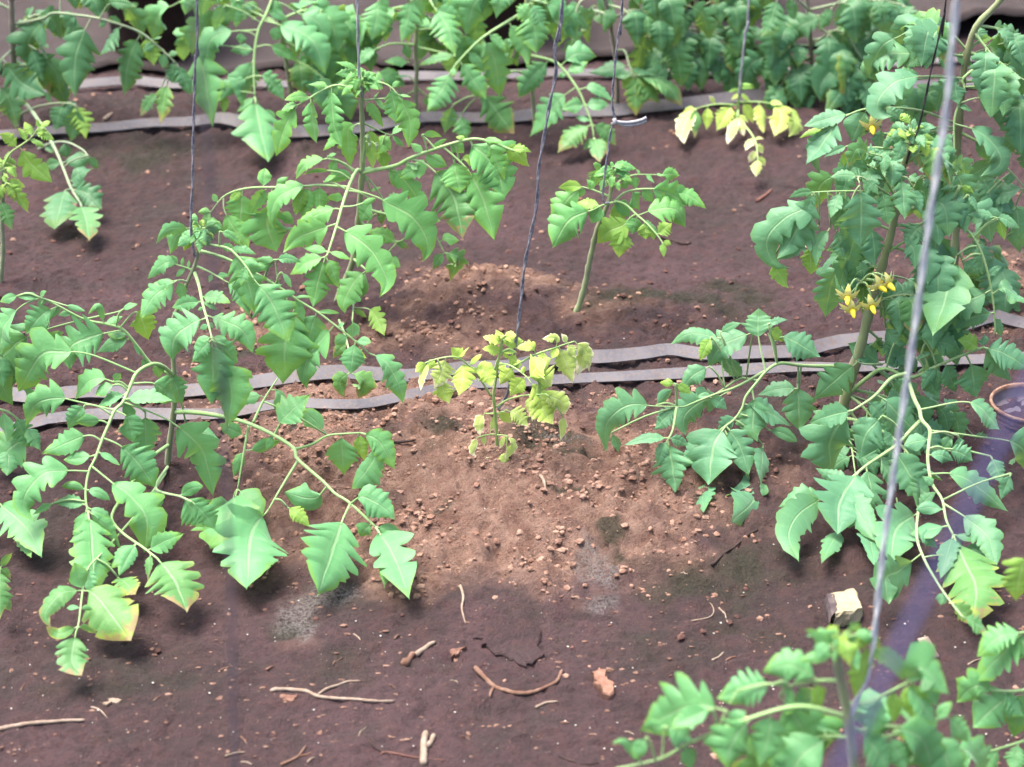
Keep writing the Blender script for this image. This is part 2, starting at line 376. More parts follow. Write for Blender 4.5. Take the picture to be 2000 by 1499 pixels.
for i in range(1500):
    px = rnd.uniform(0, 2000); py = rnd.uniform(1080, 1499) if rnd.random() < .7 else rnd.uniform(300, 1080); x, y = g0(px, py)
    if vnoise(x * 9, y * 9, 77) < .42: continue
    r = .0006 + .0019 * rnd.random() ** 3; mb.add(lump(ICO_V, rnd, .5) * r * np.array([1 + rnd.random(), 1, 1]) + np.array([x, y, float(hsurf(x, y)[0]) + r * .2]), ICO_F)
tag(mb.build('soil_crumbs', PKB, smooth=False), 'pinkish crumbs and litter specks strewn over the trodden path', 'soil crumbs', kind='stuff')
# white specks (perlite and grit)
GRIT = plain_mat('white_grit', (.35, .33, .29), (.55, .52, .45), 300, .8)
mb = MB()
for i in range(330):
    px = rnd.uniform(0, 2000); py = 1130 + 369 * rnd.random() ** .8 if rnd.random() < .75 else rnd.uniform(560, 1130)
    x, y = g0(px, py); r = .0004 + .0009 * rnd.random() ** 2
    mb.add(lump(ICO_V, rnd) * r + np.array([x, y, float(hsurf(x, y)[0]) + r * .5]), ICO_F)
tag(mb.build('white_grit', GRIT), 'tiny white grit specks sprinkled on the dark soil', 'grit', kind='stuff')
def clod(px, py, rpx, mat, label, group=None, name='soil_clod', sq=.7, cat='clod'):
    p = ground(px, py); r = rpx * scale_px(p[1], 0); mb = MB(); mb.add(lump(ICO2_V, rnd, sq) * r, ICO2_F)
    p[2] += r * sq * .45
    o = mb.build(name, mat, None, p); tag(o, label, cat, group); return o
RED = plain_mat('clod_red', (0.1088, 0.0340, 0.0231), (0.1428, 0.0578, 0.0408), 120, .95, .7, .002, .1)
PINK = plain_mat('clod_pinkish', (0.1156, 0.0578, 0.0442), (0.1632, 0.0952, 0.0680), 120, .95, .7, .002, .1)
CL = 'rounded tan clod of soil lying among the crumbs on the loose mounds'
for (x, y, r) in [(940,1000,14),(905,1012,17),(1228,1010,13),(1216,1005,9),(1100,958,10),(890,918,9),(1000,1030,9),(1060,1000,8),(1140,935,9),(850,1040,9),
                  (870,555,10),(920,548,9),(990,550,11),(1000,575,12),(950,570,9),(865,590,9),(830,600,8),(975,600,10),(795,690,11),(770,725,13),(780,655,10),(790,605,7),
                  (480,800,8),(520,840,8),(470,650,10),(520,700,12),(560,640,9),(640,1095,11),(660,1108,9),(680,1150,9),(705,1040,9),(600,1090,8),(1180,980,8),(1280,985,10),
                  (820,870,8),(850,985,9),(1020,1080,8),(1180,1030,9),(1095,880,8),(1010,900,9),(880,1075,9),(1170,945,7),(1240,940,8),(740,640,9),(700,600,8),(1040,620,9)]:
    clod(x + rnd.uniform(-2, 2), y, r * (.7 + .5 * rnd.random()), CLOD, CL, 'tan clods on the mounds')
CL2 = 'small pinkish soil pebble sitting on the dark trodden path'
for (x, y, r) in [(520,1240,7),(505,1250,9),(560,1238,8),(1272,1375,11),(1400,1165,7),(1450,1160,8),(1130,1498,8),(60,1390,8),(565,1275,7),(610,1390,9),(480,1345,8),(545,1360,9),(1150,1452,7),(480,1335,7),(600,1440,7)]:
    clod(x, y, r, PINK, CL2, 'pebbles on the path')
clod(1128, 1270, 13, PINK, 'angular reddish clod just past the edge of the broken soil crust')
clod(262, 1462, 14, RED, 'brick red clod lying alone below the long pale stick')
clod(880, 1265, 14, PINK, 'crumbly pink clod beside the snapped dry stem')
clod(1585, 858, 15, plain_mat('root_grey', (.16, .14, .125), (.25, .22, .2), 90, .9), 'whitish knobbly lump at the foot of the flowering tomato plant')

# broken crust of soil standing proud
def slab(outline, label, name, thick, mat, lift=.0, cat='soil crust', tilt=0.0):
    P = np.array([ground(*q)[:2] for q in outline]); c = P.mean(0); mb = MB(); n = len(P); rings = [1, .93, .7, .4, .12]
    V = []; F = []
    D = [];
    for i in range(n * 4):
        k = i / 4; a = int(k) % n; u = k - int(k); q = P[a] * (1 - u) + P[(a + 1) % n] * u
        q = q + nr.normal(0, .0022, 2); D.append(q)
    D = np.array(D); n4 = len(D); z0 = np.array([float(hsurf(*q)[0]) for q in D])
    for r in rings:
        Q = c + (D - c) * r; zz = hgt(Q[:, 0], Q[:, 1]) + lift + thick * (.9 + .35 * fbm(Q[:, 0], Q[:, 1], 60, 3, 71)) + tilt * (c[1] - Q[:, 1]) - (thick * .25 if r == 1 else 0)
        V += [(a, b, z) for (a, b), z in zip(Q, zz)]
    V += [(a, b, float(z) - .006) for (a, b), z in zip(c + (D - c) * .97, z0)]
    m = len(rings)
    for j in range(m - 1):
        for i in range(n4): F.append((j * n4 + i, j * n4 + (i + 1) % n4, (j + 1) * n4 + (i + 1) % n4, (j + 1) * n4 + i))
    F.append(tuple((m - 1) * n4 + i for i in range(n4)))
    for i in range(n4): F.append((m * n4 + i, m * n4 + (i + 1) % n4, (i + 1) % n4, i))
    mb.add(V, F); o = mb.build(name, mat, None, (c[0], c[1], float(hsurf(*c)[0])), smooth=False); return tag(o, label, cat)
CRUST = plain_mat('soil_crust', (0.0442, 0.0239, 0.0212), (0.0663, 0.0335, 0.0283), 70, .95, .9, .003, .15, 260)
slab([(932,1248),(945,1228),(975,1205),(1010,1200),(1045,1222),(1062,1245),(1055,1282),(1040,1305),(1015,1300),(985,1286),(955,1275)],
     'broken slab of dark soil crust lifted at its ragged front edge, above the curved twig', 'soil_crust_slab', .005, SOIL, tilt=.025)

# ------------------------------------------------------------------ drip tapes
def tape_mat():
    m, t, b = new_mat('drip_tape_film'); tc = N(t, 'ShaderNodeTexCoord'); P = tc.outputs['Object']
    n1 = noise(t, 14, 4, .6, P); n2 = noise(t, 260, 4, .7, P)
    col = mixc(t, ramp(t, n1, .35, .7), (0.0551, 0.0535, 0.0664), (0.0940, 0.0891, 0.1004))
    col = mixc(t, math_n(t, 'MULTIPLY', ramp(t, n2, .46, .68), .75), col, (0.1215, 0.0891, 0.0680))
    n3 = noise(t, 30, 5, .7, P); col = mixc(t, math_n(t, 'MULTIPLY', ramp(t, n3, .52, .7), .6), col, (0.0729, 0.0454, 0.0356))
    t.links.new(col, b.inputs['Base Color']); b.inputs['Roughness'].default_value = .65; b.inputs['Specular IOR Level'].default_value = .3
    bp = N(t, 'ShaderNodeBump'); bp.inputs['Strength'].default_value = .25; bp.inputs['Distance'].default_value = .001
    t.links.new(n2, bp.inputs['Height']); t.links.new(bp.outputs[0], b.inputs['Normal'])
    return m
TAPE = tape_mat()
def tape(pts, width, label, seed, tilt=.35):
    P = [ground(*p) for p in pts]; d0 = P[0] - P[1]; d1 = P[-1] - P[-2]
    P = [P[0] + d0 / np.linalg.norm(d0) * .5] + P + [P[-1] + d1 / np.linalg.norm(d1) * .5]
    c = catmull(P, 60); c, L = resample(c, 260); n = len(c)
    c[:, 2] = hgt(c[:, 0], c[:, 1]) + .006 + .006 * fbm(c[:, 0], c[:, 1], 6, 2, seed)
    T = np.gradient(c, axis=0); T /= np.linalg.norm(T, axis=1)[:, None]
    V = []; F = []; prof = [(-.5, .0), (-.485, .0012), (.485, .0012), (.5, 0), (.0, -.0008)]; k = len(prof)
    for i in range(n):
        s = np.array([-T[i][1], T[i][0], 0]); s /= np.linalg.norm(s); a = tilt + .5 * (vnoise(i * .06, 3.3, seed) - .5)
        s2 = s * math.cos(a) + np.array([0, 0, 1]) * math.sin(a); up = np.cross(s2, T[i]); up = up if up[2] > 0 else -up
        wv = width * (1 + .12 * (vnoise(i * .09, 8.1, seed) - .5)); dz = abs(math.sin(a)) * width * .5
        for (u, h) in prof: V.append(c[i] + s2 * u * wv + up * h + np.array([0, 0, dz]))
    for i in range(n - 1):
        for j in range(k): F.append((i * k + j, i * k + (j + 1) % k, (i + 1) * k + (j + 1) % k, (i + 1) * k + j))
    mb = MB(); mb.add(V, F); o = mb.build('drip_tape', TAPE, None, c[n // 2], smooth=False); return tag(o, label, 'drip tape')
tape([(0,848),(100,836),(210,826),(330,821),(437,818),(550,808),(700,799),(800,786),(900,775),(1000,768),(1100,758),(1200,750),(1300,741),(1400,735),(1560,732),(1700,728),(1850,716),(2000,704)],
     .018, 'flat grey drip tape running just behind the bleached seedling', 3)
tape([(0,795),(80,786),(170,782),(371,773),(560,754),(665,743),(800,741),(900,738),(1000,733),(1060,726),(1110,716),(1180,709),(1260,703),(1310,704),(1370,710),(1470,706),(1560,698),(1640,688),(1760,668),(1860,652),(1940,642),(2000,638)],
     .021, 'flat grey drip tape nearer the bare bent stem, the rear one of the close pair', 8)
tape([(0,278),(110,268),(180,261),(280,254),(370,252),(440,254),(520,264),(600,270),(700,262),(820,247),(900,240),(1000,239),(1100,231),(1200,226),(1320,216),(1450,204),(1600,192),(1700,188),(1850,176),(2000,164)],
     .026, 'flat grey drip tape along the far bed, where the small yellow seedling stands', 13)
tape([(0,192),(150,181),(260,175),(340,176),(480,176),(600,173),(720,168),(900,164),(1080,154),(1330,149),(1460,148),(1560,144),(1660,141),(1800,132),(2000,122)],
     .022, 'thin grey drip tape right in front of the plastic sheet', 19)

# ------------------------------------------------------------------ plastic sheet behind the far bed
def sheet():
    m, t, b = new_mat('plastic_sheet_film'); tc = N(t, 'ShaderNodeTexCoord'); P = tc.outputs['Object']
    n1 = noise(t, 6, 5, .6, P); n2 = noise(t, 60, 4, .6, P)
    col = mixc(t, ramp(t, n1, .35, .68), (0.0312, 0.0249, 0.0253), (0.0478, 0.0384, 0.0375))
    col = mixc(t, math_n(t, 'MULTIPLY', ramp(t, n2, .5, .72), .4), col, (0.0291, 0.0167, 0.0124))
    t.links.new(col, b.inputs['Base Color']); b.inputs['Roughness'].default_value = .85; b.inputs['Specular IOR Level'].default_value = .1
    edge = [(-200,150),(0,152),(40,157),(95,147),(165,142),(190,150),(230,142),(270,152),(330,152),(420,160),(500,152),(640,142),(700,134),(800,152),(830,160),(930,154),(1000,150),(1150,130),(1300,112),(1380,110),(1550,106),(1700,100),(1850,86),(2000,72),(2200,60)]
    E = np.array([g0(*e) for e in edge]); o = np.argsort(E[:, 0]); E = E[o]
    X = np.linspace(-1.35, 1.35, 260); y0 = np.interp(X, E[:, 0], E[:, 1]) + .03 * (fbm(X, X * 0, 11, 3, 88) - .5)
    V = []; F = []; S = np.concatenate([[0, .004], np.linspace(.01, 1, 70)]); ns = len(S)
    for j, s in enumerate(S):
        Y = y0 + s * (4.6 - y0); z = hgt(X, Y) + .012 + .030 * np.abs(fbm(X, Y, 5, 3, 90) - .5) + .05 * np.exp(-((Y - 3.72) / .14) ** 2)
        z = z + .018 * (np.abs(fbm(X + .5 * Y, Y, 14, 3, 95) - .5)) + .01 * np.exp(-s / .02) * fbm(X, Y, 18, 2, 97)
        if j == 0: z = z - .012
        V += list(zip(X, Y, z))
    n = len(X)
    for j in range(ns - 1):
        for i in range(n - 1): F.append((j * n + i, j * n + i + 1, (j + 1) * n + i + 1, (j + 1) * n + i))
    mb = MB(); mb.add(V, F); ob = mb.build('plastic_sheet', m, None, (0, 3.8, 0))
    tag(ob, 'wrinkled pinkish grey plastic sheet spread on the ground behind the far bed', 'plastic sheet')
sheet()
# dark pots standing on the sheet
POT = plain_mat('dark_pot', (.018, .010, .009), (.03, .016, .013), 30, .7)
POTSOIL = plain_mat('pot_soil', (.04, .022, .018), (.06, .03, .025), 60, .95)
for (px, py, lab) in ((982, 36, 'dark brown pot on the plastic sheet above the long straight leaf stalk'), (308, 62, 'dark brown pot on the plastic sheet by the tall brown stem plant'), (1375, 8, 'dark brown pot on the plastic sheet among the heavy shaded leaves')):
    d = ray(px, py); z = .05; p = CAMP + d * ((CAM_H - z) / -d[2]); p[2] = .02
    root = empty('plant_pot', p); tag(root, lab, 'pot', 'dark pots on the sheet')
    prof = [(.0, .0), (.078, .0), (.082, .01), (.095, .19), (.104, .192), (.106, .215), (.098, .217), (.092, .20), (.09, .17)]
    V = []; F = []; s = 28
    for (r, h) in prof:
        for k in range(s): V.append((max(r, .001) * math.cos(6.2832 * k / s), max(r, .001) * math.sin(6.2832 * k / s), h))
    for i in range(len(prof) - 1):
        for k in range(s): F.append((i * s + k, i * s + (k + 1) % s, (i + 1) * s + (k + 1) % s, (i + 1) * s + k))
    mb = MB(); mb.add(V, F); mb.build('pot_wall', POT, root)
    mb = MB(); a = [(.091 * math.cos(6.2832 * k / s), .091 * math.sin(6.2832 * k / s), .175) for k in range(s)]
    mb.add(a + [(0, 0, .185)], [(k, (k + 1) % s, s) for k in range(s)]); mb.build('potting_soil', POTSOIL, root)

TRACE = """
P tomato_plant 1.99 ct
N leafy green tomato plant with long arching leaves beside the bleached seedling, before the drip tapes
G green tomato plants tied to strings
S 338,947 328,915 331,870 338,815 341,760 338,690 337,630 347,604 366,552 380,520 388,490 393,458 r14:6
L 340,735 318,716 296,712 268,728 254,756 240,786 224,802 212,830 200,858 186,896 174,920 168,952 168,980 172,998 @-.17 r4.5
264,728 180,694 128,688 80,694 36,765 p.45 w.5 l
250,756 200,740 170,748 146,782 p.35 w.45 m
222,746 236,730 w.8 o
224,752 186,772 w.6 o
240,768 192,794 w.65 m
222,798 156,786 112,778 70,790 50,835 p.45 w.5 l
168,790 132,838 w.65 m
260,752 304,751 346,788 p.4 w.75 m
340,722 356,790 w.6 m
310,712 310,738 w.75 o
242,786 300,808 342,830 394,878 418,970 p.42 w.52 l
366,838 428,858 w.5 m
250,785 290,775 338,783 w.35 m
262,795 262,824 w.7 o
284,806 286,902 w.6 m
226,800 250,818 258,864 p.3 w.8 m
196,858 166,852 82,887 p.28 w.45 m
210,828 194,822 148,825 p.3 w.5 o
206,858 236,872 270,905 303,952 p.28 w.55 l
188,890 170,893 124,899 p.2 w.45 o
196,886 234,909 w.5 o
172,920 132,920 85,926 52,962 46,995 68,1021 p.22 w.45 l
186,912 220,944 260,976 286,1018 281,1080 p.25 w.52 l
166,958 120,950 w.35 o
170,958 215,977 w.4 o
168,985 104,981 w.4 m
104,984 64,1006 w.35 m
174,994 226,1027 w.35 m
152,1000 146,1082 w.45 m
180,1022 238,1075 w.35 m
172,998 178,1050 184,1162 w.42 l
L 331,868 290,900 240,970 218,1010 238,1040 280,1070 308,1092 @-.12 r4
290,1066 360,1042 w.45 m
262,1066 215,1112 w.6 m
308,1092 340,1135 365,1197 w.65 l cb
280,1095 289,1136 w.4 m cb
256,1080 232,1126 w.5 m
L 329,910 304,954 352,970 374,980 @-.06 r3.5
354,972 400,1032 w.85 m
350,966 397,950 w.5 o
304,956 294,997 w.9 o
290,1000 323,1041 w.5 m
374,980 420,1035 w.6 l
L 329,917 270,1000 200,1080 172,1110 162,1150 154,1215 148,1236 @-.2 r3
160,1150 118,1160 88,1200 100,1229 w.38 m cb
160,1148 145,1099 w.7 o
164,1152 188,1165 256,1252 w.6 l cb
153,1188 130,1188 w.5 o
155,1188 181,1190 w.5 o
150,1222 191,1239 w.4 o cb
150,1225 115,1238 90,1224 w.35 o cb
148,1235 140,1290 160,1321 w.6 l cb
230,1128 266,1162 w.8 l cb
190,1120 176,1165 w.5 m
L 340,735 296,712 270,680 240,644 210,634 164,624 110,596 78,582 @.0 r4
164,625 86,646 20,680 -5,730 25,792 p.4 w.6 l
60,656 52,640 14,635 w.4 o
88,648 122,684 w.75 m
238,606 269,594 w.4 o
204,610 192,598 172,614 w.3 o
164,622 220,612 240,606 p.9 w.1 o
236,644 268,610 290,664 p.45 w.7 m cy
206,634 240,618 w.5 m
236,645 178,658 136,680 138,722 p.25 w.6 l
176,656 150,638 w.5 o
250,660 210,652 w.5 o
250,662 188,689 w.4 m
240,680 273,695 w.3 o
270,712 282,719 w.8 o
78,582 118,594 166,608 p.6 w.3 o
58,572 91,569 w.45 o
60,576 32,578 w.5 o
36,578 0,590 w.5 o
76,584 40,600 8,640 0,692 p.35 w.7 l
112,598 84,614 50,652 p.2 w.6 l
94,592 72,595 w.5 o
142,610 114,616 w.4 o
118,612 88,622 w.4 o
L 388,486 384,455 372,446 @.02 r2
372,444 330,448 304,477 w.3 m
372,450 345,462 332,497 w.4 l
L 380,530 366,524 348,518 @0 r2.5
350,518 322,514 288,545 w.4 m
346,516 334,499 w.4 o
355,520 358,503 w.5 o
368,526 369,509 w.5 o
360,530 344,541 w.5 o
L 366,552 356,548 346,548 @-.03 r2.5
346,548 310,556 276,575 w.35 m
344,550 300,580 275,622 w.45 l
350,552 362,592 w.5 m
L 380,532 388,556 396,594 406,630 412,654 414,664 @-.1 r3.5
390,590 336,601 w.45 m
398,590 424,606 w.3 o
400,622 372,634 340,662 336,706 w.6 l
406,614 440,628 476,648 494,690 w.4 l
396,604 387,606 w.8 o
402,636 391,643 w.8 o
410,632 417,641 w.8 o
400,580 450,592 w.5 m
414,658 379,677 w.5 o
412,674 375,708 w.5 m
420,660 451,675 w.5 o
420,678 465,712 w.5 m
414,662 416,710 413,790 w.5 l
430,700 452,760 444,840 w.55 m
L 384,520 410,532 438,548 @-.03 r2.5
438,550 468,568 488,620 w.4 l
415,536 408,552 w.5 o
425,540 448,540 w.5 m
L 392,478 420,480 450,488 480,520 496,546 @-.05 r3
450,490 480,540 500,615 w.5 l
496,548 530,590 564,670 w.5 l
450,482 500,497 w.3 m
430,452 472,479 w.35 m
432,462 467,491 w.4 m
470,510 512,520 w.4 m
480,520 470,560 w.5 m
X 393,455 34 58
L 342,805 380,806 424,812 480,826 530,848 574,876 580,896 630,940 655,965 682,982 734,1030 @-.14 r5
534,848 556,816 607,771 p.25 w.75 m
538,846 520,880 w.5 o
636,952 612,974 555,962 p.25 w.6 o
680,985 664,1030 619,1165 p.2 w.55 l
685,982 710,971 755,996 771,1016 p.2 w.6 m
724,1024 703,1048 w.9 o
734,1031 770,1090 800,1172 w.42 l
745,1035 787,1046 w.6 o
756,1070 750,1150 w.45 m
L 486,830 476,886 464,956 @-.05:-.09 r3
462,952 446,1010 410,1072 w.7 l
468,956 513,1006 w.7 o
455,985 401,1003 w.5 o
482,882 496,878 547,862 p.2 w.45 o
478,880 456,932 w.4 m
480,858 466,846 429,829 p.2 w.6 o
L 494,826 516,780 543,738 @-.05:.0 r3
515,776 506,774 467,783 p.2 w.55 o
533,762 545,768 567,811 p.15 w.6 o
638,850 628,834 590,799 p.2 w.6 o
L 576,878 610,868 638,852 666,848 704,846 @-.08:-.08 r3
704,846 740,862 771,917 w.5 m
668,852 672,928 p.12 w.7 m
740,870 726,905 687,956 w.6 m
700,850 712,900 w.5 m cy
L 582,900 552,948 524,996 @-.09:-.14 r3
524,996 490,1045 483,1153 w.6 l
560,990 606,1030 w.5 m cy
L 390,490 440,505 500,535 546,562 584,588 620,610 652,634 688,662 720,690 @.02:-.02 r3.5
546,562 540,530 538,506 p.95 w.1 o
538,508 497,509 w.35 m
538,508 589,513 w.35 m
544,540 529,545 w.6 o
550,532 569,562 w.3 o
532,518 498,526 w.6 o
562,576 560,610 556,680 553,750 p.2 w.6 l
616,614 606,650 601,688 w.6 m
652,636 634,658 606,690 592,730 600,760 p.12 w.5 l
575,585 593,630 w.4 o
568,622 597,667 w.5 m
680,655 654,673 w.8 o
690,668 685,730 w.75 m
694,660 690,632 w.8 o
700,660 725,669 w.6 o
660,638 673,631 w.6 o
622,608 663,612 w.2 o
576,580 611,582 w.2 o
720,688 752,706 776,745 788,790 w.5 l

P tomato_plant 1.99 ct
N half seen green tomato plant with broad drooping leaflets next to the leafy arching plant
G green tomato plants tied to strings
S -130,950 -128,860 -120,780 -115,700 -112,620 -110,560 r14:6
L -124,840 -60,800 0,800 30,815 60,845 @0 r4
60,850 15,880 -22,917 w.7 m
30,815 58,875 w.6 l
0,820 14,864 w.8 o
50,828 80,882 w.5 m
20,870 14,930 w.6 m
L -128,880 -80,930 -30,960 0,985 @-.05 r4
-4,980 50,1030 82,1090 w.45 l
-10,975 -30,1040 w.5 m
40,1040 62,1090 w.5 m
L -128,900 -80,1020 -30,1090 0,1110 @-.1 r3
-5,1110 22,1132 w.6 m cb
0,1115 24,1080 w.5 o cb
0,1160 22,1195 w.5 l cb
-10,1120 0,1210 w.4 l cb
A -115,700 -60,680 -10,690 20,720 @.0 4 62
X -110,560 14 40

P tomato_seedling 1.985 cY
N bleached yellow tomato seedling with scorched white leaf tips on the crumbly soil mound
S 958,966 966,930 970,900 970,850 966,800 964,770 968,745 972,715 976,690 981,662 r9:4
L 958,772 944,750 930,730 913,712 900,702 885,697 860,700 838,706 826,712 @-.03 r2.5
908,700 904,735 896,774 w.45 l
872,700 862,730 848,760 w.5 l cW
864,740 866,762 878,788 w.55 l
940,708 946,725 961,757 w.5 m
838,712 824,740 822,764 w.25 m cW
836,715 811,727 w.5 o
905,700 880,679 w.55 m
900,690 916,679 w.45 m
928,705 941,692 w.4 o
918,712 932,730 w.4 o
852,703 838,722 w.5 m
L 974,735 984,728 1003,717 1043,694 1080,681 1106,672 1122,667 @.02 r2.5
1044,692 1037,678 1009,680 p.2 w.45 m
1088,678 1086,662 1057,662 p.2 w.35 m cW
1095,682 1104,705 1119,750 w.4 m cW
1094,682 1077,701 w.55 o
1122,668 1140,690 1127,735 w.3 m cW
1124,668 1144,690 1151,727 w.28 m cW
1108,670 1125,700 w.45 m cW
1050,700 1071,700 w.4 o
1022,706 1000,722 w.5 m
1110,668 1096,652 w.4 o cW
L 970,795 990,782 1012,775 1032,772 1066,770 @-.04 r2.5
1034,766 1034,790 1040,824 w.28 m cW
1044,765 1060,800 1080,830 w.5 l
1072,770 1095,785 1103,810 w.45 m cW
1098,812 1099,835 1094,864 w.22 m cW
1082,776 1090,800 w.5 m cW
L 972,712 990,712 1010,722 1030,738 1038,750 @-.03 r2
1030,738 1052,733 1077,754 w.95 l
1034,740 1050,715 1070,706 w.8 m
1036,748 1056,775 1078,820 w.5 l
1020,744 996,774 w.6 m
1002,720 976,752 w.55 m
1024,730 1022,715 w.5 o
1040,748 1048,762 w.6 o
L 966,808 950,808 946,807 @0 r1.8
948,806 936,825 938,852 w.38 m cW
L 970,808 984,804 991,802 @0 r1.8
992,802 1012,812 1033,836 w.5 l cW
984,788 988,802 w.7 o
970,826 999,826 w.45 o
966,828 957,846 w.4 m cW
L 966,849 950,850 932,855 @-.02 r1.8
932,855 922,880 930,893 w.28 m cW
944,852 946,872 w.4 m cW
L 970,850 980,850 990,851 @-.02 r1.8
990,850 1001,868 985,902 w.32 m cW
986,858 977,876 w.3 o cW
990,880 975,932 w.32 m cW
L 968,880 962,890 960,895 @-.02 r1.5
960,890 955,912 963,937 w.4 m cW
966,905 985,935 w.3 m cW
962,900 948,905 w.5 m cW
L 980,690 981,672 983,660 @0 r1.5
980,668 967,644 w.55 m
982,662 1010,655 w.65 m
974,672 943,658 w.42 m
984,672 1023,666 w.45 m
976,695 941,682 w.4 m
980,688 1009,688 w.42 m
978,702 993,700 w.4 o
966,724 989,712 w.55 m
1008,690 996,716 w.45 m
X 982,662 10 26

P tomato_plant 2.43 cn
N tall green tomato plant with buds behind the drip tapes, tied to a pale taut string
G green tomato plants tied to strings
S 648,626 660,585 678,540 692,500 700,430 704,380 708,320 708,260 706,200 708,165 r14:9
L 706,336 696,334 680,368 668,404 658,440 640,496 636,502 @-.12 r4
630,512 567,537 w.45 m
636,508 663,567 w.5 m
634,505 622,545 611,600 w.5 l
638,492 593,485 w.35 o
642,496 685,507 w.3 o
658,440 624,448 580,466 553,494 p.18 w.42 l
662,444 684,458 720,484 740,512 756,552 742,582 p.1 w.4 l
664,410 646,410 579,437 p.15 w.42 m
672,404 694,402 734,388 p.6 w.4 o
728,392 704,434 w.75 m
668,384 639,388 w.5 o
632,356 656,343 w.4 o
692,334 664,316 636,310 p.9 w.1 o
640,310 596,322 577,352 w.42 m
640,306 657,300 w.5 o
658,314 646,338 w.65 o
680,340 640,350 w.5 o
645,334 592,341 w.2 o
716,332 733,331 w.7 o
724,374 745,366 w.35 o
684,370 735,385 762,400 800,420 824,448 836,484 826,512 p.32 w.45 l
752,396 797,388 w.55 m
L 684,366 626,362 600,364 546,366 484,368 440,382 412,414 @-.03:.0 r3
606,360 580,366 540,390 530,430 536,448 w.38 m
622,366 624,413 w.75 m
606,385 589,426 w.7 m
545,415 573,439 w.6 o
530,362 528,410 522,440 540,492 p.25 w.75 l
474,370 473,382 468,448 p.15 w.75 m
434,388 442,420 486,490 p.3 w.5 m
524,388 485,427 w.45 m
512,362 518,329 w.7 o
536,362 563,346 w.5 o
424,395 415,379 w.6 o
410,412 387,415 w.6 o
410,415 397,437 w.5 o
600,380 577,421 w.6 m cy
470,372 448,400 w.5 m cy
510,368 518,386 w.6 o cy
L 706,338 772,324 800,310 848,292 900,276 936,272 980,286 1006,296 @-.05 r4.5
802,310 830,320 864,352 890,395 904,468 p.3 w.62 l cb
868,290 898,316 920,342 944,390 966,470 p.36 w.56 l
916,278 926,288 954,310 976,345 982,394 p.08 w.75 l
950,278 962,300 986,352 p.2 w.5 l
838,296 840,308 873,325 w.5 o
898,318 912,310 949,333 p.15 w.38 o cy
886,312 898,378 w.9 m
764,330 788,350 810,380 824,430 w.35 l
762,332 778,368 w.6 m
790,320 818,324 780,348 p.3 w.6 m
846,290 820,262 p.9 w.1 o
824,264 863,268 w.35 o
836,275 873,272 w.25 o
880,285 906,299 w.7 o
944,272 983,278 w.3 o
1000,294 1039,298 w.38 m cy
985,290 1035,326 w.5 m cy
910,276 890,268 w.5 o cy
830,305 800,280 w.5 m
L 702,405 760,420 800,425 832,430 850,460 868,494 @-.05 r3
868,492 845,528 w.5 m cb
870,494 896,505 878,550 w.5 l cb
872,494 899,520 w.5 m cb
864,472 870,466 897,470 p.2 w.7 o
842,415 862,432 w.8 m cb
L 700,430 744,470 780,472 800,458 @-.02 r3
776,460 713,450 w.4 m
780,478 756,500 782,522 p.5 w.7 o
745,412 746,441 w.6 m cb
775,480 800,486 w.5 m cb
L 690,505 716,528 @-.05 r3
716,528 692,550 672,590 674,613 w.5 l
704,540 706,582 w.6 o
L 660,582 688,592 690,600 688,628 @-.04 r2.5
692,600 726,608 752,657 p.4 w.45 l cy
686,630 700,656 w.6 m
712,605 716,620 w.6 o cy
L 655,610 672,650 682,690 684,728 @-.05 r2.5
680,728 664,745 672,777 w.5 m cb
690,728 712,745 700,778 w.6 m cb
676,670 650,700 w.6 m cb
680,690 716,700 w.5 m cy
L 702,190 676,170 650,168 620,182 600,195 582,205 @-.02 r2.5
650,176 652,240 668,290 w.35 l
612,198 610,230 618,280 w.6 l
590,215 556,250 540,305 w.4 l
580,205 549,216 w.6 m
640,165 600,165 w.4 m
604,190 555,196 w.4 m
660,170 640,195 w.5 m
L 706,182 702,150 700,138 @.01 r2
700,135 655,122 w.3 m
690,150 654,145 w.5 m
700,165 649,173 w.4 m
705,140 712,160 w.4 o cy
L 708,184 734,162 760,168 778,186 @-.02 r2.5
760,170 770,205 776,244 w.55 l
786,188 800,235 798,288 w.42 l
738,162 740,139 w.5 m
768,168 783,159 w.5 m
785,192 803,190 w.5 m
L 710,196 756,192 @.02 r2
728,196 757,219 w.5 m
716,215 749,250 w.4 m
728,192 740,180 w.5 o
L 708,245 700,242 688,250 @.04 r2
700,242 680,256 684,326 w.42 m
690,250 631,295 w.35 m
676,262 668,300 w.4 m
L 708,240 750,260 764,264 @.03 r2
762,265 737,304 w.7 m
745,290 752,333 w.6 m cy
764,262 793,245 w.5 m
768,280 790,288 w.4 m
720,255 728,330 w.4 m cy
X 708,163 30 52
B 718,268 736,284 722,282 r6

P tomato_plant 2.395 cn
N small tomato plant with a bare bent stem under a flat green crown
S 1083,644 1100,636 1114,629 1130,600 1142,560 1150,520 1158,482 1166,450 1178,420 1190,390 1194,370 1198,345 r14:8
L 1208,394 1180,400 1155,412 @-.03 r2.5
1158,411 1112,430 1079,484 w.45 l
1172,402 1126,397 w.5 m cy
1140,412 1102,421 w.4 o cy
1180,405 1155,437 w.6 m
L 1192,385 1160,372 1140,366 @.0 r2.5
1138,367 1110,388 1075,438 w.42 l
1134,370 1134,386 w.6 o
1124,373 1091,367 w.42 o cy
1160,372 1146,350 w.5 m
L 1192,365 1180,340 1170,326 @.02 r2
1168,325 1160,366 w.55 l
1185,322 1158,320 w.5 m
1176,350 1172,374 w.6 m
1180,345 1160,345 w.5 m
L 1200,392 1222,400 1240,417 1262,436 1284,460 1296,478 @-.05 r2.5
1238,420 1216,441 1190,452 1166,476 p.22 w.5 m cy
1218,446 1208,504 w.58 m cy
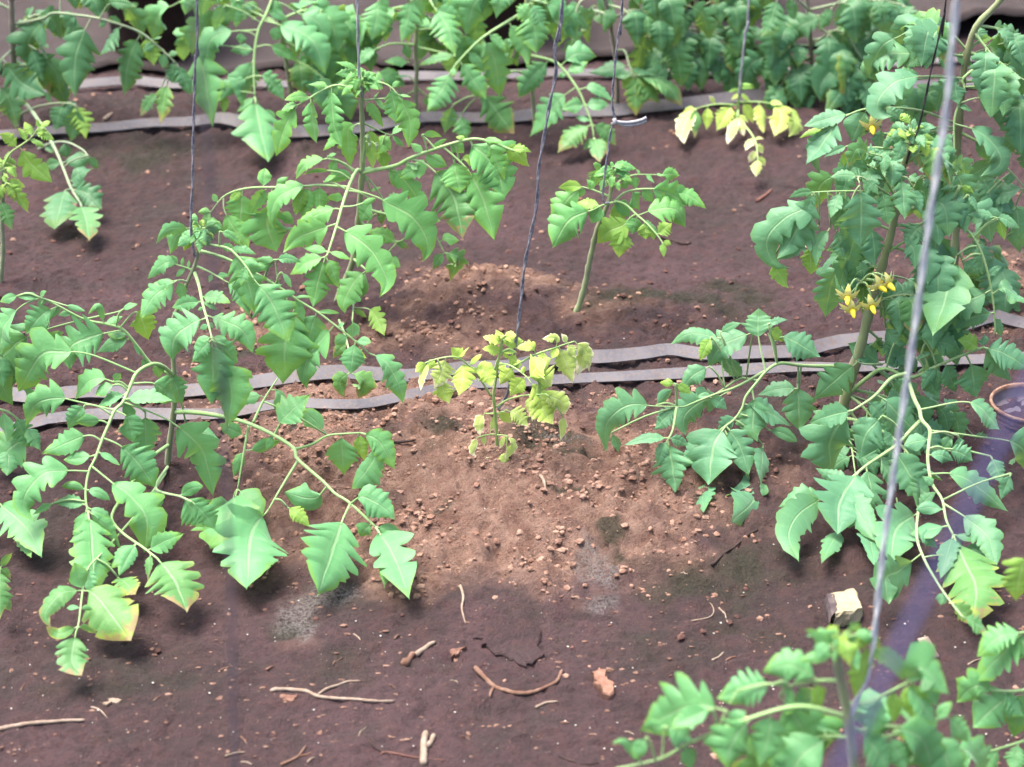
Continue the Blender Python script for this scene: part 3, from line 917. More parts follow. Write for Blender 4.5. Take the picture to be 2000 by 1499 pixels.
1240,428 1234,457 w.8 m
1244,420 1280,410 1320,410 1338,444 p.18 w.4 l
1264,420 1288,457 w.5 m
1258,436 1262,468 w.7 l cy
1272,450 1277,469 w.6 m cy
1286,455 1313,436 w.6 l cy
1293,474 1297,503 w.45 m cy
1293,472 1311,479 w.5 o cy
1190,410 1215,437 w.65 m cy
1190,402 1229,425 w.5 m
L 1204,390 1222,376 1250,370 1290,370 1322,374 @.0 r2.5
1318,370 1348,384 1379,408 w.36 m
1232,376 1248,412 w.75 l
1270,368 1310,380 1341,402 w.5 l
1290,372 1310,392 w.5 m cy
1300,368 1330,362 w.4 m
1255,374 1275,395 w.6 l
L 1194,368 1214,352 1240,342 1290,342 @.04 r2
1214,350 1223,369 w.8 o
1240,344 1242,370 w.6 m
1296,346 1327,343 w.6 m
1262,342 1278,358 w.5 m
1280,338 1302,345 w.4 o
1250,340 1242,330 w.5 m
1230,345 1205,340 w.5 m
L 1198,350 1197,335 1196,326 @0 r2
1196,325 1243,330 w.4 m
1205,335 1232,341 w.5 m
1190,330 1170,335 w.5 m
1200,322 1222,326 w.5 m
X 1198,328 24 42

P tomato_plant 2.07 cg
N large bushy tomato plant with a thick stem and a truss of open yellow flowers
G green tomato plants tied to strings
S 1616,874 1640,820 1652,775 1668,720 1684,666 1700,600 1716,545 1730,495 1742,450 1748,420 1752,390 1760,350 1766,320 1775,298 1782,270 r25:11
L 1668,716 1610,716 1560,714 1524,710 1500,722 1476,750 1456,776 1450,796 1434,820 1412,836 @-.08 r4.5
1414,832 1395,870 1385,948 w.7 l
1420,836 1445,870 1462,928 w.45 l
1402,842 1360,880 1325,916 w.5 l
1370,935 1374,1002 w.6 m
1450,915 1475,970 1425,1022 w.55 l
1470,950 1501,962 w.6 o
1490,870 1485,962 w.42 m
1489,722 1481,655 1482,602 p.55 w.95 m
1520,708 1498,646 p.9 w.1 o
1500,634 1539,625 w.35 m
1505,640 1530,668 w.6 m cy
1512,668 1536,660 1603,698 p.22 w.6 m
1456,792 1480,796 1512,812 1543,833 w.5 m
1470,760 1473,790 1470,836 1480,864 p.2 w.6 l
1560,760 1478,773 w.42 m
1558,750 1560,840 w.6 l
1500,840 1557,863 w.38 o
1440,815 1400,850 w.5 m
L 1480,745 1446,740 1416,758 1398,770 @-.04 r3.5
1455,728 1399,701 w.5 m
1470,650 1410,676 1385,716 w.5 l
1410,662 1350,652 1309,673 w.32 m
1406,650 1447,631 w.35 m
1390,658 1368,704 w.5 m cy
1386,716 1352,735 1331,764 w.5 m
1410,755 1409,700 1404,650 p.92 w.1 o
L 1500,722 1440,755 1398,770 1360,785 1336,795 1322,795 @-.09 r3.5
1456,776 1398,778 1370,784 1336,814 1338,852 p.28 w.5 l
1322,794 1280,794 1226,792 1186,826 1182,882 p.3 w.42 l
1320,790 1320,746 p.9 w.1 o
1318,750 1288,748 w.5 m cy
1320,750 1350,770 w.5 m cy
1282,792 1313,762 w.52 o
1300,800 1278,840 w.7 l
1390,770 1362,776 w.5 o
1196,845 1208,884 w.5 m
1390,785 1420,800 w.6 m
L 1322,795 1314,840 1304,860 @-.09:-.12 r3.5
1304,860 1312,900 1320,962 w.75 l
1300,852 1218,870 w.3 m
1304,862 1284,910 w.5 m
1310,858 1345,870 w.5 l
L 1722,712 1690,712 1672,706 @-.05 r3
1722,712 1700,698 1656,671 w.55 m
1728,708 1789,690 w.5 m
1676,708 1640,736 1588,782 w.5 l
L 1655,772 1690,742 1728,720 1778,738 1830,715 1876,696 1920,679 @-.06 r5
1920,680 1960,690 2012,722 w.5 l
1922,680 1924,652 w.9 m
1842,712 1855,735 1868,768 w.6 m
1890,692 1898,720 1905,778 p.25 w.85 m
1838,735 1827,764 w.7 m
1800,745 1836,777 w.7 m
1746,672 1771,674 w.5 o
1800,690 1810,670 1850,672 1877,690 p.3 w.5 l
1808,668 1780,640 1753,619 w.42 m
1910,678 1870,664 w.7 m cy
1930,700 1975,745 w.6 l
1790,700 1820,690 w.4 o
1830,718 1800,760 w.5 m
L 1770,730 1740,740 1708,774 1666,802 @-.06:-.12 r4.5
1666,800 1636,832 1620,870 1624,934 w.6 l
1664,798 1622,812 1579,827 w.5 m
1710,774 1730,784 1760,815 1797,850 p.18 w.6 m
1752,752 1787,784 w.6 m
1700,790 1730,830 w.6 m
L 1770,735 1786,780 1796,800 1800,820 1816,840 1814,868 1812,900 1820,944 1840,976 1848,1016 1862,1046 @-.06:-.16 r4.5
1862,1046 1880,1090 1906,1150 1896,1222 w.5 l cb
1800,798 1896,787 1953,840 p.55 w.7 m
1816,842 1900,852 1990,870 2015,930 p.6 w.6 m
1872,852 1876,882 w.9 o
1862,854 1842,878 w.8 o
1818,925 1860,926 1900,944 1969,1000 p.22 w.38 m
1846,986 1890,1014 1930,1050 1945,1112 p.28 w.36 m
1935,892 1959,946 w.6 m
1975,925 1954,978 w.55 m
1812,860 1765,871 w.7 o
1840,998 1789,996 w.5 o
1848,1030 1838,1030 1778,1043 p.15 w.8 o
1866,1044 1919,1051 w.42 o
1880,1070 1931,1086 w.6 o
1868,1060 1837,1132 w.45 m
1890,1100 1949,1132 w.5 m
1815,890 1862,900 w.6 m
1830,950 1800,930 w.6 m
1850,880 1900,900 w.7 l
L 1800,820 1778,842 1748,872 1692,910 1650,945 1612,970 @-.1:-.18 r4.5
1608,972 1560,970 1521,991 w.45 m
1612,972 1560,1004 1540,1048 1560,1098 w.36 m
1680,920 1640,980 1636,1044 w.6 l
1692,915 1700,960 1682,1002 w.6 l
1650,975 1711,1058 w.5 m
1690,1030 1709,1106 w.45 m
1640,1035 1604,1102 w.45 m
1724,812 1690,850 1680,897 w.6 l
1748,876 1762,902 1785,940 1819,978 p.12 w.5 m
1660,940 1622,928 1592,914 w.4 m
1720,900 1750,960 w.6 m
1740,870 1725,840 w.6 m
L 1808,930 1800,960 1790,1040 1804,1090 1832,1140 1860,1180 1880,1205 @-.05:-.1 r3
1792,1000 1750,1035 1740,1102 w.6 l
1800,1085 1760,1112 1730,1130 1735,1180 p.2 w.6 l
1880,1200 1931,1237 w.6 l cb
1845,1152 1837,1182 w.8 o
1860,1175 1902,1222 w.5 l cb
1804,1090 1845,1085 p.9 w.1 o
1780,1040 1830,1070 w.6 m
1792,990 1830,960 w.5 m
L 1640,815 1700,830 1760,870 1800,930 @.04 r4
1700,830 1740,880 w.6 l
1720,840 1690,900 w.6 l
1760,870 1800,890 w.6 m
1770,880 1750,940 w.6 l
1790,910 1840,940 w.6 l
1800,930 1790,990 w.6 l
L 1752,395 1700,376 1640,374 1590,376 @-.02 r3
1584,374 1540,387 w.32 m
1576,382 1574,422 w.5 m
1600,385 1575,405 1530,428 1497,470 1512,515 1543,523 p.12 w.32 l
1590,400 1545,470 1517,507 w.4 l
1600,440 1552,480 1519,508 w.45 l
1508,510 1530,550 1541,564 w.5 m cy
1622,445 1600,475 1593,524 w.3 m
1632,446 1650,507 w.7 l
1656,498 1655,550 w.85 m
1640,498 1599,540 w.32 m
1582,478 1584,537 w.6 l cy
1640,374 1622,427 w.5 m
1660,380 1630,450 w.5 l
L 1752,395 1720,370 1690,350 1676,346 1680,362 @-.05 r3
1680,360 1682,410 1680,487 w.55 l
1700,440 1710,522 w.6 l
1665,336 1621,346 w.42 m
1692,350 1717,382 w.42 m
1660,400 1650,470 w.5 l
1720,372 1735,440 w.5 l
L 1766,325 1762,335 1760,345 @-.03 r2
1760,345 1764,380 1766,430 w.5 l
1782,365 1799,418 w.5 m
L 1700,372 1665,330 1656,285 @.0 r2.5
1656,285 1607,309 w.26 m
1654,290 1648,327 w.5 m cy
1668,285 1699,299 w.4 m
1744,292 1711,307 w.5 m
1660,310 1640,340 w.5 m
1664,320 1700,330 w.5 m
L 1748,440 1790,440 1842,428 1870,440 1900,462 1924,514 1940,590 1944,655 @.0:-.05 r3.5
1800,428 1785,455 1770,482 w.8 l
1836,445 1826,490 1818,547 w.5 l
1868,500 1850,575 1822,657 w.55 l
1880,510 1913,541 w.6 m
1900,462 1948,426 1992,446 p.55 w.45 m
1946,426 1880,420 w.3 m
1950,428 1962,470 w.4 m cy
1930,572 1910,580 1860,600 1840,652 w.5 l
1936,572 1960,562 1980,575 2012,592 p.2 w.6 m
1940,612 1900,620 1864,642 w.5 m
1948,620 1956,658 w.5 m
1860,425 1876,364 p.9 w.1 o
1876,364 1902,378 w.5 m cy
1874,363 1833,372 w.28 m
1890,380 1911,418 w.32 m
1800,400 1837,417 w.5 m
1910,480 1880,500 w.5 m
1930,540 1958,520 w.5 m
L 1716,545 1745,540 1770,545 @.03 r3
1750,545 1738,614 w.8 l
1730,640 1746,678 w.9 m
1720,620 1755,613 w.5 m cy
1785,545 1768,608 w.5 l
1770,545 1800,560 w.5 m
X 1780,268 38 64
A 1700,600 1760,610 1800,650 @.03 4 74
A 1730,495 1780,470 1830,500 1850,540 @-.03 4 78
A 1742,450 1700,440 1660,480 1640,520 @.02 4 78
A 1748,420 1800,400 1850,380 1890,400 @.0 4 72
A 1752,390 1720,340 1680,320 1640,340 @.02 4 70
A 1766,320 1800,300 1840,300 1860,330 @-.01 3 66
A 1760,340 1730,310 1700,300 @-.02 3 60
A 1720,530 1700,520 1660,530 @.03 3 66
A 1700,600 1740,580 1790,580 1830,620 @-.02 4 76
A 1655,770 1690,800 1730,860 1750,920 @-.06 4 80
A 1660,760 1740,780 1810,830 1860,900 @-.04 5 80
A 1640,815 1660,860 1670,920 @-.1 3 80
A 1735,480 1790,500 1840,540 1860,600 @-.02 4 64
A 1690,640 1740,680 1790,700 @.03 3 60
A 1752,410 1800,350 1850,330 @.02 3 52
A 1655,770 1720,800 1790,870 @.03 4 66
A 1650,790 1700,860 1740,940 1760,1010 @-.08 4 66
A 1680,690 1760,760 1850,800 1900,850 @.0 4 66
F 1710,548 1690,546 1680,552 : 1655,578 1664,603 1702,596 1716,556 1733,553

P tomato_plant 2.45 cg
N dull green tomato plant behind the flowering one, with thick kinked stem and broad leaflets
G green tomato plants tied to strings
S 1856,690 1862,560 1868,430 1870,300 1880,160 1890,100 1908,50 1950,5 1990,-60 r17:12
L 1890,100 1918,118 1880,155 1884,170 1874,200 1864,236 1864,296 @-.06 r3.5
1880,154 1790,150 1740,166 1714,200 1720,222 1744,229 p.42 w.45 l
1786,156 1747,206 w.5 m
1800,150 1739,147 w.45 m
1882,158 1866,165 1872,205 w.75 m
1886,170 1940,180 2002,205 p.8 w.2 o
1938,182 1932,222 w.85 m
1880,202 1914,192 1945,215 p.5 w.6 l
1874,212 1899,217 w.5 o
1866,240 1912,258 1950,295 1950,325 1914,346 p.2 w.42 l
1864,296 1852,350 w.6 l
1864,260 1840,280 w.5 m
L 1870,256 1930,290 1956,322 1974,336 2002,368 @-.03 r3.5
1890,290 1935,316 w.5 m
1960,295 2002,268 w.7 m
1976,340 1969,362 w.8 o
1974,338 1924,382 p.9 w.1 o
2002,378 1924,391 w.6 m
1932,388 1982,420 w.55 m
1940,318 1877,360 w.5 m
1930,380 1900,440 w.7 l
1985,400 1990,470 w.6 m
L 1888,110 1840,106 1795,104 @0 r3
1795,104 1730,106 1698,128 1718,160 w.42 l
1802,104 1769,132 w.7 m
1850,106 1820,90 w.5 m
1840,108 1850,140 w.6 m
1862,108 1900,130 w.5 m
1912,84 1910,50 w1.0 m
2006,78 1962,110 1958,142 w.8 l
1945,112 1930,167 w.8 m
1912,80 1940,75 w.6 m cy
L 1862,240 1790,215 1700,212 1650,228 1610,250 @-.05 r3
1640,240 1600,290 1574,322 w.6 l
1620,250 1596,300 1600,342 w.4 l
1660,232 1569,247 w.4 m
1695,235 1664,277 w.9 o
1720,250 1715,302 w.5 m
1590,264 1561,270 w.35 m cy
1780,215 1750,215 w.5 m
1730,220 1770,240 w.5 l
1800,220 1790,260 w.6 l
1760,212 1740,240 w.7 m
A 1868,430 1920,480 1960,530 1975,580 @-.02 4 76
A 1868,330 1910,340 1960,400 @.0 4 76
A 1872,250 1830,250 1780,270 1750,310 @.02 4 72
A 1880,160 1930,160 1980,190 2000,240 @-.02 4 76
A 1890,100 1850,60 1800,50 1760,70 @.0 4 72
A 1900,60 1940,110 1990,150 @-.04 3 76
A 1880,160 1840,170 1800,190 @.03 3 66
A 1868,480 1900,560 1920,620 @-.02 3 70
A 1864,540 1820,560 1790,600 @.05 3 60
A 1910,50 1960,60 2000,90 @.0 3 55
A 1868,400 1820,380 1770,390 @.05 3 50
F 1712,262 1708,252 1704,246 : 1703,246

P tomato_seedling 2.53 cy
N lime yellow tomato seedling with ragged curly leaflets standing alone on smooth soil
S -2,604 2,540 6,490 4,430 6,380 4,330 r12:6
L 4,330 20,300 40,285 60,270 75,250 @0 r2.5
60,265 48,238 w.5 l
70,262 107,274 w.42 l
75,252 99,238 w.5 l
40,290 60,320 103,357 w.42 l
30,285 -2,262 w.5 l
55,270 88,287 w.5 l
20,290 8,322 w.5 l
50,275 36,250 w.5 m
75,250 72,232 w.5 l
66,258 94,256 w.5 m
L 4,345 10,356 20,360 @-.02 r2
8,360 49,366 w.5 m
5,370 55,414 w.6 l
0,390 24,452 w.4 l cb
4,372 30,388 w.6 l
2,380 -18,400 w.6 l
10,365 6,342 w.5 m
A 4,350 -20,340 -50,345 @0 3 40
X 8,340 18 44

P tomato_plant 3.1 cd
N tall brown stemmed tomato plant with one yellow tipped leaf trailing past the far tape
G tomato plants along the plastic sheet
S 40,252 36,200 30,160 26,110 24,60 22,0 20,-90 r13:11
L 30,190 52,205 74,234 104,284 122,325 139,368 157,397 @-.14 r4
122,322 87,327 w.65 o
124,320 134,315 177,308 p.15 w.6 o
172,305 191,331 w.5 o
140,350 183,330 w.7 m
142,362 169,356 w.6 o
138,370 125,378 107,448 p.15 w.6 l
142,366 170,378 199,410 p.12 w.5 l
156,397 168,430 173,472 w.55 l cb
L 50,300 70,294 100,280 130,278 160,292 172,305 @-.1 r3
128,280 130,308 w.8 o
90,284 104,300 w.6 m
L 34,226 70,210 110,202 140,203 152,210 @-.08 r3
125,210 107,256 w.8 m
140,208 160,235 168,272 w.5 l cy
145,225 138,277 w.6 m
118,205 150,235 w.7 m
100,203 88,180 w.5 o
L 30,48 85,36 104,26 150,30 190,36 240,50 278,66 310,92 345,125 @-.06 r3.5
90,38 80,48 56,80 64,140 w.6 l
182,37 160,72 146,120 146,190 p.18 w.48 l
276,67 264,86 250,125 243,187 p.13 w.46 l
236,50 225,65 194,110 p.1 w.6 l
205,45 194,53 w.8 o
150,32 124,54 w.7 m
145,40 127,72 w.7 m
296,80 316,72 w.6 o
300,88 279,101 w.6 o
318,108 318,134 w.75 o
330,100 348,106 w.6 o
336,120 336,164 w.7 l
350,130 373,188 w.42 l
328,160 320,195 314,242 w.5 l cb
310,180 274,227 w.35 l cb
192,36 218,6 269,14 p.4 w.4 m
215,25 237,43 w.6 m
115,28 118,-30 p.9 w.1 o
285,70 300,130 w.6 l cy
L 22,100 12,108 4,114 @-.05 r3
5,116 40,160 91,186 w.5 l
-5,165 20,200 32,252 w.5 l
72,98 108,140 118,182 w.4 l
10,120 -20,150 w.6 l
L 26,80 50,86 72,98 @-.02 r3
60,92 84,160 w.5 m
50,88 40,120 w.5 m
A 22,20 -20,0 -50,10 @0 3 60
A 24,60 70,30 110,40 130,70 @.1 3 62
A 22,0 100,-30 180,-20 230,10 @.05 4 64
A 28,130 60,130 90,150 @.05 3 60

P tomato_plant 3.12 ct
N tomato plant whose long lobed leaf hangs past the far tape beside the budded plant
G tomato plants along the plastic sheet
S 578,246 562,140 548,60 536,-40 r10:8
L 535,-10 520,28 506,56 498,96 496,148 498,190 @-.08 r3.5
498,190 505,240 523,318 w.5 l
494,205 463,219 w.42 o
510,220 539,229 w.5 o
494,150 450,168 427,198 p.2 w.4 m
440,185 436,224 w.5 m cy
498,146 525,154 556,197 p.2 w.4 l
500,90 530,90 586,120 p.35 w.36 m
494,102 449,100 w.42 m
518,46 560,54 610,80 636,147 p.2 w.46 l
580,25 622,45 639,92 w.38 l
545,50 535,80 w.8 o
545,30 561,41 w.8 o
502,56 440,64 408,85 405,152 p.32 w.35 m
470,62 470,87 w.8 o
390,90 400,160 415,247 w.52 l
460,0 462,54 w.6 m
440,10 417,62 w.5 m
530,-5 542,40 w.6 m
480,110 475,170 480,215 w.5 m
L 552,80 590,100 620,130 @.0 r3
600,110 570,150 w.4 m
620,130 590,175 w.6 l
A 545,50 480,20 420,30 380,60 @.1 4 60
A 545,40 600,20 660,30 690,60 @.05 4 72
A 548,60 600,70 640,110 @.05 3 70
A 540,0 470,-30 400,-20 340,10 @.05 4 70
A 555,110 600,130 640,160 @-.02 3 64

P tomato_plant 3.12 ct
N tomato plant with a pale upright stem rising straight beside the budded plant's string
G tomato plants along the plastic sheet
S 814,232 812,180 814,140 812,100 813,50 816,-40 r9:8
L 812,10 780,-10 740,-5 @-.02 r3
735,-5 735,40 726,80 w.55 l
760,0 745,30 w.5 m
L 814,0 805,-4 @-.03 r3
803,-5 795,40 784,82 w.52 l
800,0 830,40 w.5 m
L 814,-10 835,-5 848,15 @-.04 r3
848,15 874,55 888,112 w.5 l
850,30 905,55 w.5 m
L 812,88 765,86 735,96 @-.03 r3
735,94 715,108 702,128 w.5 l
785,90 801,117 w.6 m
800,122 751,120 w.5 m
L 814,92 850,100 890,110 @-.03 r2.5
890,110 850,115 817,129 w.3 m
L 814,176 790,188 @0 r2.5
735,140 792,168 w.6 m
790,188 760,200 w.5 m
L 814,172 836,190 @0 r2.5
836,190 850,220 w.6 m
818,205 832,206 w.7 o
800,150 770,150 w.5 m
A 815,-20 860,-10 900,20 @.05 3 66
A 814,20 840,40 870,90 @.1 3 60
A 814,10 760,20 720,50 690,90 @.06 4 66
A 814,60 850,60 900,90 @.06 3 62

P tomato_plant 3.08 ct
N thin stemmed tomato plant with a long straight leaf stalk reaching over the far tapes
G tomato plants along the plastic sheet
S 1048,232 1040,180 1034,120 1030,50 1030,-30 r8:7
L 1030,20 996,40 940,76 896,120 882,138 @-.08 r3.5
882,136 866,170 834,220 w.55 l
900,124 920,150 949,194 w.46 l
944,80 964,112 978,192 w.46 l
920,108 947,144 w.38 m
962,72 989,103 w.42 m
1002,65 1024,95 1032,134 w.38 m
890,130 884,150 w.6 o
L 1038,150 1000,140 960,165 940,185 @-.05 r3
885,205 868,262 w.5 l
955,192 975,225 1005,262 w.6 l cb
918,196 947,221 w.6 m
900,225 910,277 w.62 l
L 1032,10 1036,6 @-.05 r2.5
1035,10 1045,60 1048,107 w.55 l
1040,0 1062,60 w.6 l
1040,5 1010,40 w.6 l
L 1034,108 1080,120 1100,136 1128,174 1144,210 1156,244 1160,270 @-.1 r3.5
1160,275 1139,294 w.6 m cb
1162,278 1186,302 w.6 m cb
1160,270 1172,318 w.5 l cb
1146,246 1120,262 1089,299 p.1 w.5 l cb
1158,244 1180,256 1203,284 p.1 w.46 l cb
1148,238 1125,229 w.5 o
1124,174 1094,194 1060,235 1035,268 p.2 w.45 l
1130,174 1160,172 1202,200 p.2 w.35 m
1145,208 1189,205 w.6 m
1140,205 1097,214 w.6 m
1098,128 1125,106 1165,111 p.2 w.6 l
1115,140 1149,121 w.7 m
1070,130 1036,155 1013,192 w.45 l
1105,145 1090,150 w.7 o
A 1030,0 1070,10 1100,40 @.05 3 64
A 1032,60 1000,90 960,100 @.06 3 60
A 1030,-10 980,-20 930,0 @.03 3 64

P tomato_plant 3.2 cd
N tomato plant with a fan of yellow edged small leaflets hanging over the far tapes
G tomato plants along the plastic sheet
S 1206,225 1204,130 1190,40 1170,-60 r9:8
L 1180,-5 1138,0 1124,26 1114,48 1116,72 @-.05 r3
1116,72 1118,110 w.9 l
1122,30 1090,40 w.5 m
1120,35 1150,60 w.5 m
L 1200,100 1220,100 1228,124 1236,146 @-.05 r3
1236,146 1240,175 1242,227 w.5 l cb
1230,128 1205,132 1149,143 w.4 m
1236,150 1215,174 w.6 m cy
1234,145 1200,150 w.5 m
1238,130 1250,140 1283,145 w.4 m
1240,146 1268,175 1289,202 w.5 l cb
1250,140 1300,165 1331,207 w.5 l cb
L 1188,10 1216,18 1230,30 @-.03 r3
1216,18 1246,50 1254,102 w.55 m
1200,14 1180,67 w.45 m
1225,25 1262,40 w.5 m
A 1190,40 1240,20 1290,40 1310,80 @-.03 4 62
A 1180,0 1240,-20 1300,-10 1340,10 @0 4 64
A 1190,30 1150,20 1110,40 @.1 3 55

P tomato_seedling 3.1 cY
N small yellow tomato seedling with pale drooping leaflets in front of the far tape
S 1436,268 1440,230 1442,200 1446,165 r7:4
L 1440,206 1400,204 1360,212 @-.03 r2
1428,205 1415,228 1399,256 w.5 l
1382,204 1380,254 w.5 m
1352,216 1335,245 1336,282 w.42 m cW
1354,218 1356,270 w.45 m cb
1400,200 1385,188 w.5 o cW
1360,210 1330,225 w.4 m
L 1442,215 1440,228 @-.04 r2
1434,225 1453,266 w.42 m cW
1430,236 1421,282 w.38 m cW
1440,222 1462,240 w.5 m
1436,220 1418,232 w.5 m
L 1443,200 1490,200 1540,212 @-.02 r2
1452,206 1471,242 w.42 m
1484,198 1491,260 w.42 m
1512,200 1525,225 1512,268 w.46 l
1545,213 1552,240 1540,267 w.6 l
1540,212 1562,238 w.5 m
1500,198 1530,205 w.4 m
L 1440,238 1455,246 1475,275 1480,310 @-.05 r2
1470,270 1455,296 w.5 l cW
1476,280 1490,300 w.5 l cW
1478,296 1462,318 w.5 l cW
1480,304 1494,325 w.5 l cW
1480,310 1476,347 w.45 l cW
1474,272 1492,272 w.5 m cW
L 1445,182 1446,170 1448,162 @0 r1.5
1445,175 1421,181 w.3 m cy
1446,174 1475,172 w.32 m cy
1448,165 1472,166 w.3 m cy
1446,190 1428,196 w.4 m
1448,192 1470,204 w.4 m

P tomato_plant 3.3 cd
N dark green tomato plant with heavy shaded leaves behind the small yellow seedling
G tomato plants along the plastic sheet
S 1372,150 1366,80 1360,0 1356,-80 r10:8
A 1364,40 1320,10 1290,20 1270,60 @-.03 4 70
A 1366,60 1330,60 1300,90 @-.03 3 64
A 1362,20 1400,0 1440,10 1450,60 @-.03 4 74
A 1366,90 1340,110 1310,130 @-.06 3 66
A 1368,100 1410,110 1440,140 @-.03 3 64
A 1366,70 1390,60 1410,80 @-.03 3 56
A 1360,0 1330,-30 1290,-30 @0 3 64
A 1360,0 1400,-40 1450,-30 @0 3 64
L 1366,60 1380,70 @-.02 r3
1378,70 1385,130 w.7 l
1440,10 1446,80 w.5 l

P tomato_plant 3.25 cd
N shaded dark green tomato plant leaning over the far tapes, behind the dull broad leafed plant
G tomato plants along the plastic sheet
S 1590,175 1584,100 1578,20 1570,-60 r10:8
L 1580,20 1550,-5 1520,-5 @-.04 r3
1520,-5 1505,40 1487,74 w.6 l
1540,0 1550,40 w.5 l
L 1586,90 1640,60 1690,124 @-.04 r3
1696,124 1644,128 1606,160 1602,202 w.42 l
1700,160 1650,174 1611,222 w.38 l
1640,70 1650,120 w.6 l
L 1580,30 1610,30 1640,0 @-.04 r3
1610,30 1560,55 1544,92 w.5 l
1640,0 1655,62 w.75 l
1625,10 1600,60 w.5 l
L 1588,120 1530,110 1510,104 @-.03 r3
1512,104 1500,130 1490,156 w.75 l
1540,112 1560,150 w.6 l
L 1750,0 1720,0 @-.05 r3
1750,2 1690,30 1642,82 w.5 l
1720,5 1710,50 w.5 l
A 1586,110 1550,130 1530,160 @-.04 3 66
A 1586,100 1620,120 1650,160 @-.05 4 66
A 1580,60 1540,50 1500,60 @0 3 60
A 1580,20 1680,0 1760,10 1800,40 @-.05 5 66
A 1584,80 1700,60 1780,70 @.05 4 72
A 1582,40 1620,70 1660,110 1680,150 @-.06 4 74
A 1590,150 1640,150 1690,180 @-.04 4 70
A 1586,90 1540,90 1500,110 @-.02 3 70
A 1590,140 1560,170 1540,185 @-.05 3 56

P tomato_plant 1.24 ct
N blurred green tomato plant top in front of the pale stone block, under silvery twine
G tomato plants of the front row
S 1690,1760 1672,1560 1660,1430 1647,1352 1636,1296 1640,1262 r26:16
L 1655,1400 1560,1380 1460,1405 1400,1429 1340,1455 1288,1483 1200,1503 @.0 r5
1406,1425 1418,1388 p.9 w.1 o
1416,1388 1356,1376 1300,1400 1252,1427 w.5 l
1290,1479 1298,1419 p.9 w.1 o
1298,1419 1352,1447 w.9 m
1300,1420 1250,1428 w.6 m
1262,1440 1239,1482 w.7 m
1390,1385 1308,1422 w.5 m
1415,1395 1457,1389 w.8 o
1470,1400 1430,1450 1420,1505 w.7 l
1500,1390 1500,1440 1482,1500 w.6 l
1340,1455 1350,1505 w.6 m
1440,1410 1400,1470 w.6 l
1250,1490 1220,1450 1195,1452 w.2 o
L 1640,1330 1600,1330 1540,1340 @.03 r4
1600,1330 1545,1300 1489,1313 w.5 l
1512,1338 1460,1345 1400,1364 w.5 l
1524,1362 1566,1422 1597,1500 w.6 l
1560,1340 1580,1400 w.6 l
1545,1345 1530,1400 w.6 l
1440,1350 1424,1378 p.9 w.1 o
1590,1330 1600,1390 w.5 m cy
L 1638,1290 1630,1275 1622,1268 @.0 r3
1622,1270 1571,1229 w.32 m
1640,1250 1683,1238 w.4 m
1660,1250 1690,1275 1670,1362 p.25 w.4 m cy
1630,1275 1560,1290 w.4 m
1640,1262 1610,1290 w.6 m
1650,1258 1680,1262 w.5 m
L 1648,1260 1690,1255 1710,1265 @.02 r3
1700,1260 1740,1290 1769,1332 w.36 m
L 1647,1375 1700,1370 1760,1340 1800,1322 @.03 r4
1768,1335 1800,1305 1852,1357 w.6 l
1750,1360 1745,1414 w.5 m cy
1790,1340 1780,1402 w.7 m cy
1800,1330 1830,1380 w.6 l
1730,1370 1700,1440 w.5 l
1770,1345 1830,1420 w.5 m
L 1660,1420 1720,1440 1790,1420 1850,1400 @.04 r4.5
1680,1440 1736,1505 w.7 l
1795,1430 1806,1500 w.6 l
1850,1400 1890,1450 w.6 l
1740,1440 1770,1505 w.6 l
1830,1405 1860,1370 w.5 m
A 1660,1440 1600,1440 1540,1470 @.03 2 130
A 1660,1430 1760,1420 1860,1460 @.05 2 130
X 1638,1262 18 85

P tomato_plant 1.45 ct
N tomato plant mostly out of view with broad grey green leaflets, beside the curled wood scrap
G tomato plants of the front row
S 2150,1700 2130,1500 2110,1350 2100,1240 2095,1150 r24:12
L 2105,1300 2060,1250 2000,1235 @0 r5
2000,1235 1950,1245 1908,1283 w.5 l
1990,1250 1965,1270 1903,1332 w.5 l
2010,1240 1980,1290 w.6 l
L 2112,1370 2050,1340 1990,1350 1940,1350 @0 r5
1940,1345 1905,1340 1868,1372 w.6 l
1985,1375 1900,1422 w.65 l
1960,1355 2000,1400 w.6 l
2000,1345 1980,1440 w.6 m
L 2100,1200 2050,1120 2010,1085 @.0 r4
2008,1085 1995,1110 1984,1174 w.65 l cy
2020,1100 2030,1160 w.6 l
L 2125,1480 2050,1440 1960,1460 1900,1480 @.0 r4.5
1900,1480 1850,1505 w.6 l
1950,1460 1920,1510 w.6 l
1990,1450 1980,1510 w.6 l
1920,1475 1890,1440 w.5 m
"""

